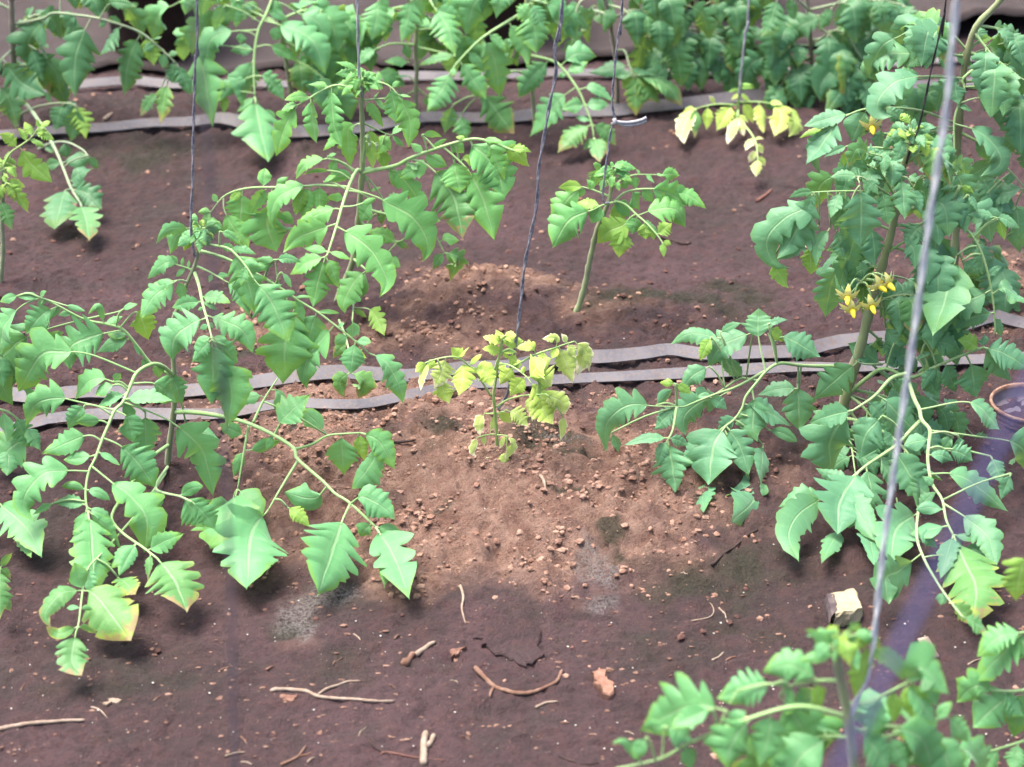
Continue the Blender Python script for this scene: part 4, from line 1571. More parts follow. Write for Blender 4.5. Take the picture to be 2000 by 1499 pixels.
# ------------------------------------------------------------------ tomato plants
prnd = random.Random(11)
VCOL = [-1, -.6, -.25, 0, .25, .6, 1]
def leaflet_geo(curve, width, style, r, droopy=1.0):
    """one blade: grid rows along the midrib, columns follow the side veins; lobed or toothed margin"""
    if style == 'l':
        Bd, dep0 = r.choice([([0, .17, .34, .51, .68, 1.0], [.50, .66, .60, .42, .12]), ([0, .20, .42, .60, 1.0], [.46, .66, .5, .14]), ([0, .20, .42, .60, 1.0], [.6, .6, .3, .10]),
                             ([0, .26, .50, 1.0], [.5, .58, .14]), ([0, .15, .30, .48, .64, 1.0], [.66, .7, .5, .3, .1])]); fs = [.02, .16, .34, .52, .70, .86, .97]
    elif style == 'm':
        Bd = [0, .2, .38, .56, .74, 1.0]; dep0 = [.14, .30, .28, .24, .10]; fs = [.03, .3, .55, .8, .96]
    else:
        Bd = [0, .3, .6, 1.0]; dep0 = [.05, .07, .06]; fs = [.05, .3, .55, .8]
    k = len(dep0); Bd = [0] + [q + r.gauss(0, .012) for q in Bd[1:-1]] + [1.0]
    S = [0.0] + [Bd[i] + f * (Bd[i + 1] - Bd[i]) for i in range(k) for f in fs] + [1.0]
    P, L = resample(curve, 40); T = np.gradient(P, axis=0); T /= np.linalg.norm(T, axis=1)[:, None]
    pref = np.array([r.gauss(0, .22), -.72 + r.gauss(0, .15), .69 + r.gauss(0, .1)])
    roll = r.gauss(0, .30); fold = r.uniform(.05, .42); curl = r.uniform(.08, .45) * droopy; ph = r.random() * 6.28
    wav = r.uniform(.03, .11); twist = r.gauss(0, .40); ph2 = r.random() * 6.28
    amps = [[r.uniform(.80, 1.15) for _ in range(k + 1)] for _ in (0, 1)]
    deps = [[min(.72, q * r.uniform(.6, 1.2)) for q in dep0] for _ in (0, 1)]
    kq = r.uniform(.42, .60); kt = r.uniform(.75, 1.0) if style == 'o' else r.uniform(1.0, 1.35)
    V = []; UV = []; F = []; hw0 = width * (.58 if style == 'o' else .63)
    sm = kq / (kq + kt); nrm = math.pow(sm, kq) * math.pow(1 - sm, kt); lob = 0
    for s in S:
        x = s * 40; i = min(int(x), 39); u = x - i
        p = P[i] * (1 - u) + P[i + 1] * u; t = T[i] * (1 - u) + T[i + 1] * u; t = t / np.linalg.norm(t)
        n = pref - t * pref.dot(t); n /= np.linalg.norm(n) + 1e-9; b = np.cross(t, n)
        a = roll + twist * (s - .3); n, b = n * math.cos(a) + b * math.sin(a), b * math.cos(a) - n * math.sin(a)
        env = (max(s, 0) ** kq) * (max(1 - s, 0) ** kt) / nrm
        if s >= 1 or s <= 0: env = .012
        while lob < k - 1 and s > Bd[lob + 1]: lob += 1
        f = min(1, max(0, (s - Bd[lob]) / (Bd[lob + 1] - Bd[lob])))
        tooth = max(0, math.sin(math.pi * f ** 1.35)) ** .85
        if lob == k - 1: tooth = 1 - (1 - f) ** 6
        if lob == 0: tooth = max(tooth, 1 - f * 1.6)
        for v in VCOL:
            side = 0 if v < 0 else 1; av = abs(v)
            w = hw0 * env * (1 - deps[side][lob] * (1 - tooth) * (av if av > .5 else .5)) * (1 + (amps[side][lob] - 1) * tooth)
            if style != 'o' and av > .9: w *= 1 + .045 * math.sin(s * 71 + ph + side * 2) + .03 * math.sin(s * 133 + ph2)
            h = w * (fold * av - (curl + .25 * s) * av * av) + hw0 * wav * math.sin(s * 8 + ph + side * 1.7) * av * (1 - s * .4)
            h += hw0 * .035 * tooth * av * (1 if style != 'o' else .4) + hw0 * .02 * math.sin(s * 17 + ph2) * (1 - av)
            V.append(p + t * (.42 * av * w * (1 - s)) + b * v * w + n * h); UV.append((s, (v + 1) / 2))
    nc = len(VCOL)
    for i in range(len(S) - 1):
        for j in range(nc - 1): F.append((i * nc + j, i * nc + j + 1, (i + 1) * nc + j + 1, (i + 1) * nc + j))
    return V, F, UV
def pix(q): return tuple(float(c) for c in q.split(','))
def lay(px, py, Y, zmin=.012):
    p = at(px, py, Y)
    if p[2] < zmin:
        d = ray(px, py); p = CAMP + d * ((CAM_H - zmin) / -d[2])
    return p
class Plant:
    def __init__(s, name, Y, col): s.name, s.Y, s.col = name, Y, col; s.fat = 1.3 if (col == 'Y' and Y < 2.5) else (1.22 if abs(Y - 2.395) < .01 else 1.0); s.root = None; s.label = None; s.group = None
    def stem(s, toks):
        pts = [pix(q) for q in toks if ',' in q]; r0, r1 = [float(c) for c in [q for q in toks if q[0] == 'r'][0][1:].split(':')]
        P = [at(x, y, s.Y) for x, y in pts]; P = [np.array(p) for p in P]
        lean = prnd.gauss(0, .01)
        for i, p in enumerate(P[1:]): p[1] += 0
        # stand on the soil
        b = P[0].copy(); zb = float(hsurf(b[0], b[1])[0]); s.base = np.array([b[0], b[1], zb])
        P[0] = np.array([b[0], b[1], min(zb - .015, b[2] - .002)]) if b[2] < zb + .05 else b
        if P[0] is b: P = [np.array([b[0], b[1], zb - .015])] + P
        s.root = empty(s.name, s.base); tag(s.root, s.label, 'tomato plant', s.group)
        c = catmull(P, 10 * len(P)); c, L = resample(c, 44); k = scale_px(s.Y)
        rad = np.linspace(r0, r1, len(c)) * k * .5 * (1 + .08 * np.sin(np.arange(len(c)) * 1.7)); s.stem_c = c
        for j in range(6, len(c) - 3, 7): rad[j] *= 1.16
        mb = MB(); tube(mb, c, rad, 9); mb.build('stem', STM[s.col], s.root, s.base)
    def leaf(s, toks, leaflets):
        pts = [pix(q) for q in toks if ',' in q]; dd = [q for q in toks if q[0] == '@'][0][1:].split(':')
        d0, d1 = (0.0, float(dd[0])) if len(dd) == 1 else (float(dd[0]), float(dd[1]))
        rr = [float(q[1:]) for q in toks if q[0] == 'r']; rr = rr[0] if rr else 3
        n = len(pts); L = np.concatenate([[0], np.cumsum([math.dist(pts[i], pts[i + 1]) for i in range(n - 1)])]); L = L / L[-1]
        dep = lambda u: d0 + (d1 - d0) * u ** .9
        for (x, y), u in zip(pts, L):       # keep the hanging stalk clear of the soil: reach towards the path
            if u > .3:
                dg = ray(x, y); yg = dg[1] * (CAM_H - .045) / -dg[2] - s.Y
                if d0 + (d1 - d0) * u ** .9 > yg: d1 = d0 + (yg - d0) / u ** .9
        P = [lay(x, y, s.Y + dep(u)) for (x, y), u in zip(pts, L)]
        c = catmull(P, 8 * n); c, Lm = resample(c, max(12, 5 * n)); k = scale_px(s.Y)
        mb = MB(); rad = np.linspace(rr, rr * .45, len(c)) * k; tube(mb, c, rad, 7)
        # where on the stalk each pixel sits
        cp2 = np.array([((q[0]) / ((q[1]) * cp + (CAM_H - q[2]) * sp) * FPX + 1000, 749.5 - FPX * (-(CAM_H - q[2]) * cp + q[1] * sp) / (q[1] * cp + (CAM_H - q[2]) * sp)) for q in c])
        made = []
        for tk in leaflets:
            q = [pix(a) for a in tk if ',' in a]; p = .1; w = .5; st = 'm'; col = s.col
            for a in tk:
                if ',' in a: continue
                if a[0] == 'p': p = float(a[1:])
                elif a[0] == 'w': w = float(a[1:])
                elif a[0] == 'c': col = a[1:]
                else: st = a
            a0 = q[0]; dist = np.hypot(cp2[:, 0] - a0[0], cp2[:, 1] - a0[1]); i = int(dist.argmin()); Yr = c[i][1]
            plen = sum(math.dist(q[j], q[j + 1]) for j in range(len(q) - 1)); lm = plen * k
            dyt = lm * (-.28 * (q[-1][1] - a0[1]) / max(plen, 1) + prnd.gauss(0, .16))
            for (x, y) in q[1:]:
                dg = ray(x, y); dyt = min(dyt, dg[1] * (CAM_H - .03) / -dg[2] - Yr)
            cum = [0]
            for j in range(len(q) - 1): cum.append(cum[-1] + math.dist(q[j], q[j + 1]))
            W = [lay(x, y, Yr + dyt * (u / plen)) for (x, y), u in zip(q, cum)]
            if dist[i] < 26: W[0] = c[i].copy()
            if len(W) == 2:
                mid = (W[0] + W[1]) / 2; mid = mid + np.array([0, 0, 1]) * lm * prnd.uniform(.03, .12); W = [W[0], mid, W[1]]
            cc = catmull(W, 28); cc, ll = resample(cc, 40); ip = max(1, int(p * 40))
            if dist[i] >= 26:   # joined to the stalk by its own thin stalk
                tube(mb, catmull([c[i], (c[i] + cc[0]) / 2 + np.array([0, 0, .004]), cc[0]], 6), .0012, 5)
            tube(mb, cc[:ip + 2], np.linspace(rr * .5, rr * .33, ip + 2) * k, 5, cap=False)
            if p > .85: continue
            pl_ = min(ll, plen * scale_px(float(cc[20][1]), float(cc[20][2])) * 1.18); made.append((cc[ip:], w * pl_ * (1 - p) * (1.14 if st == 'l' else 1.0) * (.84 if len(q) > 4 else 1) * s.fat, st, col))
        lf = mb.build('leaf', SM[s.col], s.root, s.base)
        for (cv, wd, st, col) in made:
            V, F, UV = leaflet_geo(cv, wd, st, prnd); m2 = MB(); m2.add(V, F, UV); m2.build('leaflet', LM[col], lf, s.base)
        return lf
    def auto(s, toks):
        """a leaf known only by its stalk: leaflets in hanging pairs"""
        pts = [q for q in toks if ',' in q]; i = len(pts); npair = int(toks[i + 1]); size = float(toks[i + 2]); d1 = float(toks[i][1:])
        P = [lay(*pix(q), s.Y + d1 * j / (i - 1)) for j, q in enumerate(pts)]; c = catmull(P, 24); c, L = resample(c, 24); k = scale_px(s.Y)
        mb = MB(); tube(mb, c, np.linspace(3, 1.4, 25) * k, 6); T = np.gradient(c, axis=0); T /= np.linalg.norm(T, axis=1)[:, None]
        sd = np.array([T[12][1], -T[12][0], 0]); sd /= np.linalg.norm(sd) + 1e-9; bl = []
        for j in range(npair):
            for sg in (-1, 1):
                u = .28 + .62 * (j + .5 * (sg > 0) * .6) / npair; q = c[int(u * 24)]; t = T[int(u * 24)]
                ln = size * k * (.75 + .5 * prnd.random()) * (1.1 - .3 * abs(u - .5)); d = sd * sg * .8 + t * .5 + np.array([0, prnd.gauss(0, .25), -.15])
                d /= np.linalg.norm(d); e = q + d * ln * .75 + np.array([0, 0, -ln * prnd.uniform(.35, .75)]); bl.append((q, q + d * ln * .5, e, ln, prnd.choice('lm')))
                if prnd.random() < .5:
                    q2 = c[min(24, int(u * 24) + 2)]; l2 = ln * .35; bl.append((q2, q2 + d * l2 * .6, q2 + d * l2 + np.array([0, 0, -l2 * .3]), l2, 'o'))
        ln = size * k * 1.15; q = c[-1]; t = T[-1]; bl.append((q, q + t * ln * .5, q + t * ln * .75 + np.array([0, 0, -ln * .6]), ln, 'l'))
        made = []
        for (a, b, e, ln, st) in bl:
            for w_ in (b, e): w_[2] = max(w_[2], .015)
            cc = catmull([a, b, e], 24); cc, ll = resample(cc, 40); tube(mb, cc[:7], 1.2 * k, 5, cap=False); made.append((cc[5:], ll * .5, st))
        lf = mb.build('leaf', SM[s.col], s.root, s.base)
        for (cv, wd, st) in made:
            V, F, UV = leaflet_geo(cv, wd, st, prnd); m2 = MB(); m2.add(V, F, UV)
            m2.build('leaflet', LM[s.col if prnd.random() > .12 else 'b'], lf, s.base)
    def apex(s, toks):
        """the young crowded tip of the shoot"""
        x, y = pix(toks[0]); n = int(toks[1]); size = float(toks[2]); k = scale_px(s.Y); a0 = s.stem_c[-1]; mb = MB(); made = []
        tube(mb, [a0 - np.array([0, 0, .004]), a0 + np.array([0, 0, size * k * .25])], [.0018, .0008], 6)
        for i in range(n):
            az = i * 2.4 + prnd.gauss(0, .3); el = prnd.uniform(-.1, 1.1); hz = -size * k * .8 * i / n
            b = a0 + np.array([0, 0, hz * .6 + size * k * .2]); d = np.array([math.cos(az) * math.cos(el), math.sin(az) * math.cos(el) * .8, math.sin(el)])
            ln = size * k * (.35 + .65 * prnd.random()); m = b + d * ln * .6; e = b + d * ln + np.array([0, 0, -ln * prnd.uniform(.15, .6)])
            cc = catmull([b, m, e], 20); cc, ll = resample(cc, 40); tube(mb, cc[:16], .0007, 5, cap=False); made.append((cc[14:], ll * .65 * prnd.uniform(.4, .7), prnd.choice('lmm')))
        lf = mb.build('shoot_tip', SM[s.col], s.root, s.base)
        for (cv, wd, st) in made:
            V, F, UV = leaflet_geo(cv, wd, st, prnd, 1.6); m2 = MB(); m2.add(V, F, UV); m2.build('leaflet', LM[s.col if prnd.random() > .25 or s.col in 'Yd' else {'n': 'n'}.get(s.col, 'y')], lf, s.base)
    def buds(s, toks):
        k = scale_px(s.Y); r = float(toks[-1][1:]) * k; mb = MB(); qs = [at(*pix(q), s.Y - .02) for q in toks[:-1]]; b = s.stem_c[int(len(s.stem_c) * .66)]
        for q in qs: tube(mb, catmull([b, (b + q) / 2 + np.array([0, 0, .02]), q], 8), .0011, 5)
        tr = mb.build('flower_truss', SM[s.col], s.root, s.base)
        for q in qs:
            m2 = MB(); pr = [(0, .3), (.5, .8), (.6, .4), (.45, -.5), (.15, -1.5), (.02, -2.0)]
            c = [q + np.array([0, 0, h * r]) for _, h in pr]; tube(m2, c, [max(a, .05) * r for a, _ in pr], 8); m2.build('flower_bud', BUD, tr, s.base)
    def flowers(s, toks):
        i = toks.index(':'); k = scale_px(s.Y); st = [at(*pix(q), s.Y - .03) for q in toks[:i]]; fl = [at(*pix(q), s.Y - .045) for q in toks[i + 1:]]
        j = int(np.linalg.norm(s.stem_c - at(*pix(toks[0]), s.Y), axis=1).argmin()); mb = MB(); tube(mb, catmull([s.stem_c[j]] + st, 14), .0016, 6)
        for q in fl: tube(mb, catmull([st[-1], (st[-1] + q) / 2 + np.array([0, 0, .012]), q + np.array([0, 0, .006])], 8), .0011, 5)
        tr = mb.build('flower_truss', SM[s.col], s.root, s.base)
        for q in fl:
            ax = np.array([prnd.gauss(0, .4), -.75, -.4]); ax /= np.linalg.norm(ax); e1 = np.cross(ax, [1, .2, .1]); e1 /= np.linalg.norm(e1); e2 = np.cross(ax, e1); R_ = 23 * k
            mb = MB(); cone = [(0, .22), (.35, .26), (.8, .17), (1.0, .04)]; tube(mb, [q + ax * R_ * h for h, _ in cone], [R_ * a for _, a in cone], 8)
            fo = mb.build('flower', ANTH, tr, s.base)
            V = []; F = []; UV = []
            for p in range(5):
                a = 6.2832 * p / 5 + prnd.random() * .3; d = e1 * math.cos(a) + e2 * math.sin(a); sd = np.cross(ax, d); o = len(V)
                for (l, wd, bk) in ((0, .10, 0), (.35, .30, .12), (.7, .25, -.05), (1.05, .03, -.45)):
                    cpt = q + d * R_ * l + ax * R_ * bk; V += [cpt - sd * R_ * wd, cpt + ax * R_ * .05, cpt + sd * R_ * wd]; UV += [(0, 0)] * 3
                for r_ in range(3):
                    for c_ in range(2): F.append((o + r_ * 3 + c_, o + r_ * 3 + c_ + 1, o + r_ * 3 + c_ + 4, o + r_ * 3 + c_ + 3))
                for (a2, ln) in ((a + .63, .9),):   # sepal
                    d2 = e1 * math.cos(a2) + e2 * math.sin(a2)
            m2 = MB(); m2.add(V, F, UV); m2.build('petals', PETAL, tr, s.base)
            m3 = MB()
            for p in range(5):
                a = 6.2832 * (p + .5) / 5; d = e1 * math.cos(a) + e2 * math.sin(a); tube(m3, [q - ax * R_ * .05, q + d * R_ * .6 - ax * R_ * .1, q + d * R_ * 1.0 - ax * R_ * .35], [R_ * .07, R_ * .07, R_ * .015], 5)
            m3.build('sepals', SM[s.col], tr, s.base)
PETAL = plain_mat('petal_yellow', (.74, .66, .14), (.80, .74, .30), 200, .6, .1)
ANTH = plain_mat('anther_yellow', (.72, .56, .03), (.76, .62, .06), 200, .55, .1)
BUD = plain_mat('bud_pale_green', (.22, .32, .15), (.28, .36, .2), 200, .7, .2)

def grow(text):
    pl = None; cur = None; plants = []; flush = []
    def end():
        nonlocal cur
        if cur: pl.leaf(*cur); cur = None
    for ln in text.strip().splitlines():
        tk = ln.split()
        if not tk: continue
        h = tk[0]
        if h == 'P': end(); pl = Plant(tk[1], float(tk[2]), tk[3][1:]); plants.append(pl)
        elif h == 'N': pl.label = ln[2:]
        elif h == 'G': pl.group = ln[2:]
        elif h == 'S': pl.stem(tk[1:])
        elif h == 'L': end(); cur = (tk[1:], [])
        elif h == 'A': end(); pl.auto(tk[1:])
        elif h == 'X': end(); pl.apex(tk[1:])
        elif h == 'B': end(); pl.buds(tk[1:])
        elif h == 'F': end(); pl.flowers(tk[1:])
        else: cur[1].append(tk)
    end(); return plants
PLANTS = grow(TRACE)

# ------------------------------------------------------------------ support strings and the wires that carry them
def twine_mat(name, a, b_): return plain_mat(name, a, b_, 220, .7, .6, .001, .3, 900)
TW = {'grey': twine_mat('twine_grey', (.10, .10, .13), (.25, .24, .26)), 'pale': twine_mat('twine_pale', (0.2240, 0.2240, 0.2520), (0.3360, 0.3290, 0.3360)),
      'black': twine_mat('twine_black', (0.0140, 0.0126, 0.0140), (0.0350, 0.0315, 0.0350)), 'blue': twine_mat('twine_blue', (0.0700, 0.0700, 0.1820), (0.0980, 0.0980, 0.2240)),
      'silver': twine_mat('twine_silver', (.36, .39, .43), (.52, .53, .55)), 'purple': twine_mat('twine_purple', (0.0840, 0.0700, 0.0910), (0.1190, 0.1050, 0.1260))}
WIRE_Z = 2.0
def twine(pts, Y, r, mat, label, tail=None, Yend=None, depths=None):
    rr = random.Random(len(label)); n = len(pts)
    P = [at(x, y, (Y if Yend is None else Y + (Yend - Y) * i / (n - 1))) for i, (x, y) in enumerate(pts)]
    if depths: P = [at(x, y, d) for (x, y), d in zip(pts, depths)]
    d = P[0] - P[1]; d = d / np.linalg.norm(d); d = d + np.array([0, 0, .6]); d[1] *= .3; d /= np.linalg.norm(d); top = P[0] + d * ((WIRE_Z - P[0][2]) / d[2])
    c = catmull([top, top * .5 + P[0] * .5] + P, 60); c, L = resample(c, int(min(600, max(80, np.linalg.norm(top - P[-1]) / .006))))
    mb = MB(); m = len(c); T = np.gradient(c, axis=0); T /= np.linalg.norm(T, axis=1)[:, None]; e1 = np.cross(T, [0, 1, 0]); e1 /= np.linalg.norm(e1, axis=1)[:, None]; e2 = np.cross(T, e1)
    for ph in (0, math.pi):      # two twisted strands
        a = np.arange(m) * .55 + ph; q = c + (e1 * np.cos(a)[:, None] + e2 * np.sin(a)[:, None]) * r * .45; tube(mb, q, r * .62, 5)
    root = mb.build('support_string', TW[mat], None, P[-1]); tag(root, label, 'string', 'strings holding up the tomato plants')
    if tail:
        m2 = MB(); q = [at(x, y, Y - .003) for x, y in tail]
        tube(m2, catmull(q, 14), .0022, 5); tube(m2, catmull([q[0]] + [p + np.array([0, 0, -.004]) for p in q[1:]], 14), .002, 5)
        tube(m2, [q[0] + np.array([-.002, 0, -.004]), q[0] + np.array([.002, -.002, 0]), q[0] + np.array([0, 0, .004])], .003, 6)
        m2.build('loose_tail', TW['pale'], root, P[-1])
    return top
tops = []
tops.append(twine([(385,-40),(381,120),(378,250),(376,360),(373,440),(380,500),(386,500)], 1.985, .0017, 'grey', 'taut grey string running up from the shoot tip of the leafy arching plant'))
tops.append(twine([(697,-40),(698,30),(700,100),(702,150),(707,190)], 2.425, .0019, 'pale', 'pale taut string above the tall budded plant'))
tops.append(twine([(1102,-40),(1092,50),(1083,100),(1086,140),(1074,200),(1062,270),(1052,330),(1048,400),(1036,460),(1024,520),(1018,580),(1010,650),(996,730),(991,770),(972,800)], 1.99, .0020, 'grey', 'long slanting grey string that reaches down to the bleached seedling'))
tops.append(twine([(1218,-40),(1212,40),(1205,90),(1198,160),(1195,200),(1200,232),(1192,262),(1186,310),(1180,350),(1178,395),(1190,395)], 2.38, .0016, 'grey', 'kinked grey string with a loose pale tail above the bare bent stem', tail=[(1199,238),(1225,240),(1250,236),(1263,230)]))
tops.append(twine([(1852,-40),(1845,20),(1832,80),(1820,130),(1808,190),(1794,250),(1777,296),(1770,320)], 2.06, .0013, 'black', 'thin black string tied to the tip of the flowering plant'))
tops.append(twine([(1464,-40),(1461,40),(1455,70),(1450,120),(1445,165),(1444,190)], 3.09, .0022, 'pale', 'pale string above the small yellow seedling on the far bed'))
tops.append(twine([(1872,-40),(1850,200),(1820,400),(1790,620),(1755,860),(1725,1080),(1700,1290),(1660,1400)], 1.24, .0024, 'silver', 'thick silvery twine rising out of focus from the front plant'))
tops.append(twine([(372,-40),(388,120),(402,220),(408,320),(412,450),(418,600),(436,780),(442,950),(447,1060),(452,1160),(455,1260),(456,1370),(460,1500),(470,1700)], .78, .0011, 'purple', 'thin out of focus purple twine crossing in front of the leafy arching plant'))
# blue twine close by, slanting to a peg by the path
bl = [at(2000 + 120, 770 - 246, .478), at(2000, 770, .484), at(1640, 1499, .467)]
dv = bl[2] - bl[1]; foot = bl[2] + dv * (bl[2][2] / -dv[2] * .99); topb = bl[1] - dv * ((WIRE_Z - bl[1][2]) / -dv[2] * -1 if False else (WIRE_Z - bl[1][2]) / -dv[2])
mb = MB(); c, _ = resample(np.array([topb, bl[1], bl[2], foot]), 200); tube(mb, c, .0013, 8); o = mb.build('guy_string', TW['blue'], None, foot); tag(o, 'blurred violet blue cord slanting down in front of the rusty can', 'cord')
IRON = plain_mat('wire_iron', (.12, .12, .12), (.2, .19, .18), 50, .5)
byY = {}
for p in tops + [topb]: byY.setdefault(round(float(p[1]) * 2.5), []).append(p)
for k_, L in sorted(byY.items()):
    L = sorted(L, key=lambda p: p[0]); mb = MB(); a, b = L[0].copy(), L[-1].copy(); a[0] -= 2.0; b[0] += 2.0
    tube(mb, catmull([a] + L + [b], 40) if len(L) > 0 else [a, b], .002, 6); tag(mb.build('overhead_wire', IRON, None, a), 'thin iron wire stretched overhead to carry the plant strings', 'wire', 'overhead wires')

# ------------------------------------------------------------------ twigs, chips and litter on the soil
TWG = {'pale': plain_mat('twig_pale', (0.1820, 0.1330, 0.0980), (0.2520, 0.1960, 0.1540), 120, .85, .6, .001, .2, 700), 'brown': plain_mat('twig_brown', (0.1050, 0.0525, 0.0350), (0.1680, 0.1050, 0.0770), 90, .85, .6, .001, .2, 700),
       'dark': plain_mat('twig_dark', (0.0210, 0.0126, 0.0119), (0.0420, 0.0245, 0.0210), 120, .9), 'red': plain_mat('twig_red', (0.1050, 0.0420, 0.0315), (0.1400, 0.0700, 0.0525), 120, .9)}
trnd = random.Random(3)
def stick(lines, rpx, mat, label, cat='twig', group=None, name='twig', taper=.55):
    mb = MB(); org = None
    for li, ln in enumerate(lines):
        P = []
        for (x, y) in ln: p = ground(x, y); P.append(p)
        k = scale_px(P[0][1], 0); r = rpx * k * (1 if li == 0 else .75); c = catmull(P, 10 * len(P)); c, L = resample(c, max(10, int(L_ / .003)) if (L_ := np.linalg.norm(np.diff(c, axis=0), axis=1).sum()) else 10)
        c[:, 2] = np.maximum(c[:, 2], hsurf(c[:, 0], c[:, 1])) + r * .55; ker = np.ones(7) / 7
        if len(c) > 12: c[3:-3, 2] = np.convolve(c[:, 2], ker, 'valid')
        rad = np.linspace(r, r * taper, len(c)) * np.array([1 + .22 * (trnd.random() - .5) for _ in c]); rad[-1] *= .5; rad[0] *= .8
        tube(mb, c, rad, 7, True, .15, trnd)
        if org is None: org = c[len(c) // 2]
    o = mb.build(name, TWG[mat], None, org); return tag(o, label, cat, group)
stick([[(528,1352),(560,1350),(597,1353),(620,1362),(650,1366),(690,1368),(740,1372),(772,1371)], [(622,1358),(640,1346),(660,1340),(680,1334),(704,1332)]], 4.2, 'pale', 'long pale root like twig with one thin side shoot, lying above the forked stub')
stick([[(-20,1430),(20,1423),(40,1418),(90,1413),(130,1411),(166,1409)]], 5, 'pale', 'straight pale stick lying on the dark soil above the brick red clod')
stick([[(928,1306),(950,1330),(965,1345),(985,1352),(1010,1358),(1050,1352),(1085,1337),(1099,1312)], [(964,1345),(958,1356),(957,1364)]], 5.2, 'brown', 'curved brown twig with a broken knob, just below the broken soil crust')
stick([[(827,1496),(828,1475),(828,1455),(832,1432)], [(833,1462),(842,1452),(848,1437)]], 8, 'pale', 'stubby forked grey stem piece with two prongs', taper=.8)
stick([[(742,1474),(800,1480),(830,1483),(870,1487)]], 2.2, 'red', 'thin reddish straw passing under the forked stub')
stick([[(714,1438),(726,1456),(740,1470),(762,1478)]], 2.6, 'dark', 'thin dark curved twig near the forked stub')
stick([[(899,1145),(905,1168),(902,1190),(909,1220)]], 3.0, 'pale', 'wavy tan rootlet pointing from the mound towards the soil crust')
stick([[(812,1282),(830,1272),(851,1256)]], 6, 'pale', 'snapped dry stem piece beside a small tan husk')
stick([[(789,1301),(800,1292),(811,1281)]], 9, 'brown', 'small oval tan husk touching the snapped dry stem', cat='husk', name='seed_husk', taper=.6)
stick([[(1350,1214),(1372,1210),(1388,1206),(1394,1196),(1391,1184),(1386,1178)]], 1.6, 'pale', 'hair thin curled rootlet beside the mossy patch')
stick([[(1403,1188),(1415,1200),(1419,1212),(1424,1224)]], 1.8, 'pale', 'short thin rootlet next to the curled one')
stick([[(1391,1291),(1402,1286),(1414,1275)]], 2.6, 'pale', 'small split straw with a pale tip, one of two side by side')
stick([[(1417,1292),(1427,1286),(1439,1284)]], 2.2, 'brown', 'small bent brown straw, one of two side by side')
stick([[(1090,1477),(1115,1488),(1140,1493),(1170,1491)]], 2.4, 'dark', 'thin dark twig lying beside the blurred front plant')
stick([[(1046,1384),(1066,1374),(1090,1372)]], 3.2, 'pale', 'short grey half buried stick under the curved twig')
stick([[(498,1132),(510,1110),(517,1090)]], 2.2, 'pale', 'thin straw leaning on the soil by a drooping leaf tip, one of a pair', group='pair of straws')
stick([[(520,1124),(528,1105),(531,1088)]], 2.0, 'pale', 'thin straw leaning on the soil by a drooping leaf tip, one of a pair', group='pair of straws')
stick([[(548,1496),(580,1480),(598,1458)], [(585,1478),(612,1474)]], 3.4, 'brown', 'small branched brown stalk at the side of the thin reddish straw')
stick([[(178,1382),(195,1388),(210,1404)]], 2.0, 'pale', 'tiny bent straw near the pale oblong chip')
stick([[(740,870),(775,868),(812,862)]], 4, 'dark', 'dark stick pressed into the mound in front of the drip tape')
stick([[(1055,930),(1062,945),(1066,962)]], 4, 'pale', 'short pale stub stuck in the crumbly mound')
stick([[(1390,1105),(1440,1070),(1480,1035)]], 3.4, 'dark', 'dark stick on shaded soil under the flowering plant')
stick([[(1478,396),(1500,380),(1508,372)]], 4, 'red', 'reddish stick on the bare soil behind the bare bent stem plant')
stick([[(204,238),(216,228),(222,225)]], 5, 'pale', 'pale chip of wood between the two far tapes')
stick([[(1285,462),(1330,478),(1350,476)]], 3, 'dark', 'thin dark rod beside the crown of the bare stemmed plant')
for i, (x, y, dx, dy, r) in enumerate([(440,1478,40,-8,2.4),(470,1440,12,14,2),(600,1490,16,-10,2),(430,1310,26,-6,1.6),(690,1240,14,12,1.8),(770,1250,10,-8,2.6),(1220,1430,18,6,1.6),(300,1370,14,-8,1.8),
                                       (470,1490,22,4,2),(650,1300,20,-14,1.6),(1330,1120,14,6,1.6),(760,1340,14,6,2.2),(1015,1240,12,4,1.4),(520,1310,16,-6,2.6),(880,1330,14,6,1.6),(1480,1330,18,-4,1.8),(1890,1300,26,-12,2),(40,1350,10,-14,1.6),(700,1440,16,-20,1.4),(900,1440,18,6,1.6)]):
    stick([[(x, y), (x + dx * .5, y + dy * .5 - 2), (x + dx, y + dy)]], r, ('pale', 'brown')[i % 2], ('short pale straw fragment lying on the trodden soil', 'short brown twig fragment lying on the trodden soil')[i % 2], group=('pale straw bits on the path', 'brown twig bits on the path')[i % 2], name='straw_fragment')
slab([(1160,1322),(1168,1317),(1180,1326),(1194,1345),(1200,1362),(1190,1368),(1176,1360),(1165,1342)], 'oblong rusty brown bark chip on the dark path', 'bark_chip', .007, plain_mat('bark', (.15, .075, .05), (.22, .12, .085), 120, .9, .9, .002), cat='wood chip')
slab([(205,1376),(214,1371),(232,1369),(234,1373),(222,1376),(210,1380)], 'small pale oblong chip above the long pale stick', 'wood_chip', .005, TWG['pale'], cat='wood chip')
slab([(880,1282),(895,1262),(905,1270),(893,1288)], 'flat tan flake beside the crumbly pink clod', 'soil_flake', .004, PINK, cat='soil flake')
slab([(545,1362),(560,1356),(580,1360),(575,1372),(556,1374)], 'flat pinkish flake under the long pale twig', 'soil_flake', .004, PINK, cat='soil flake')

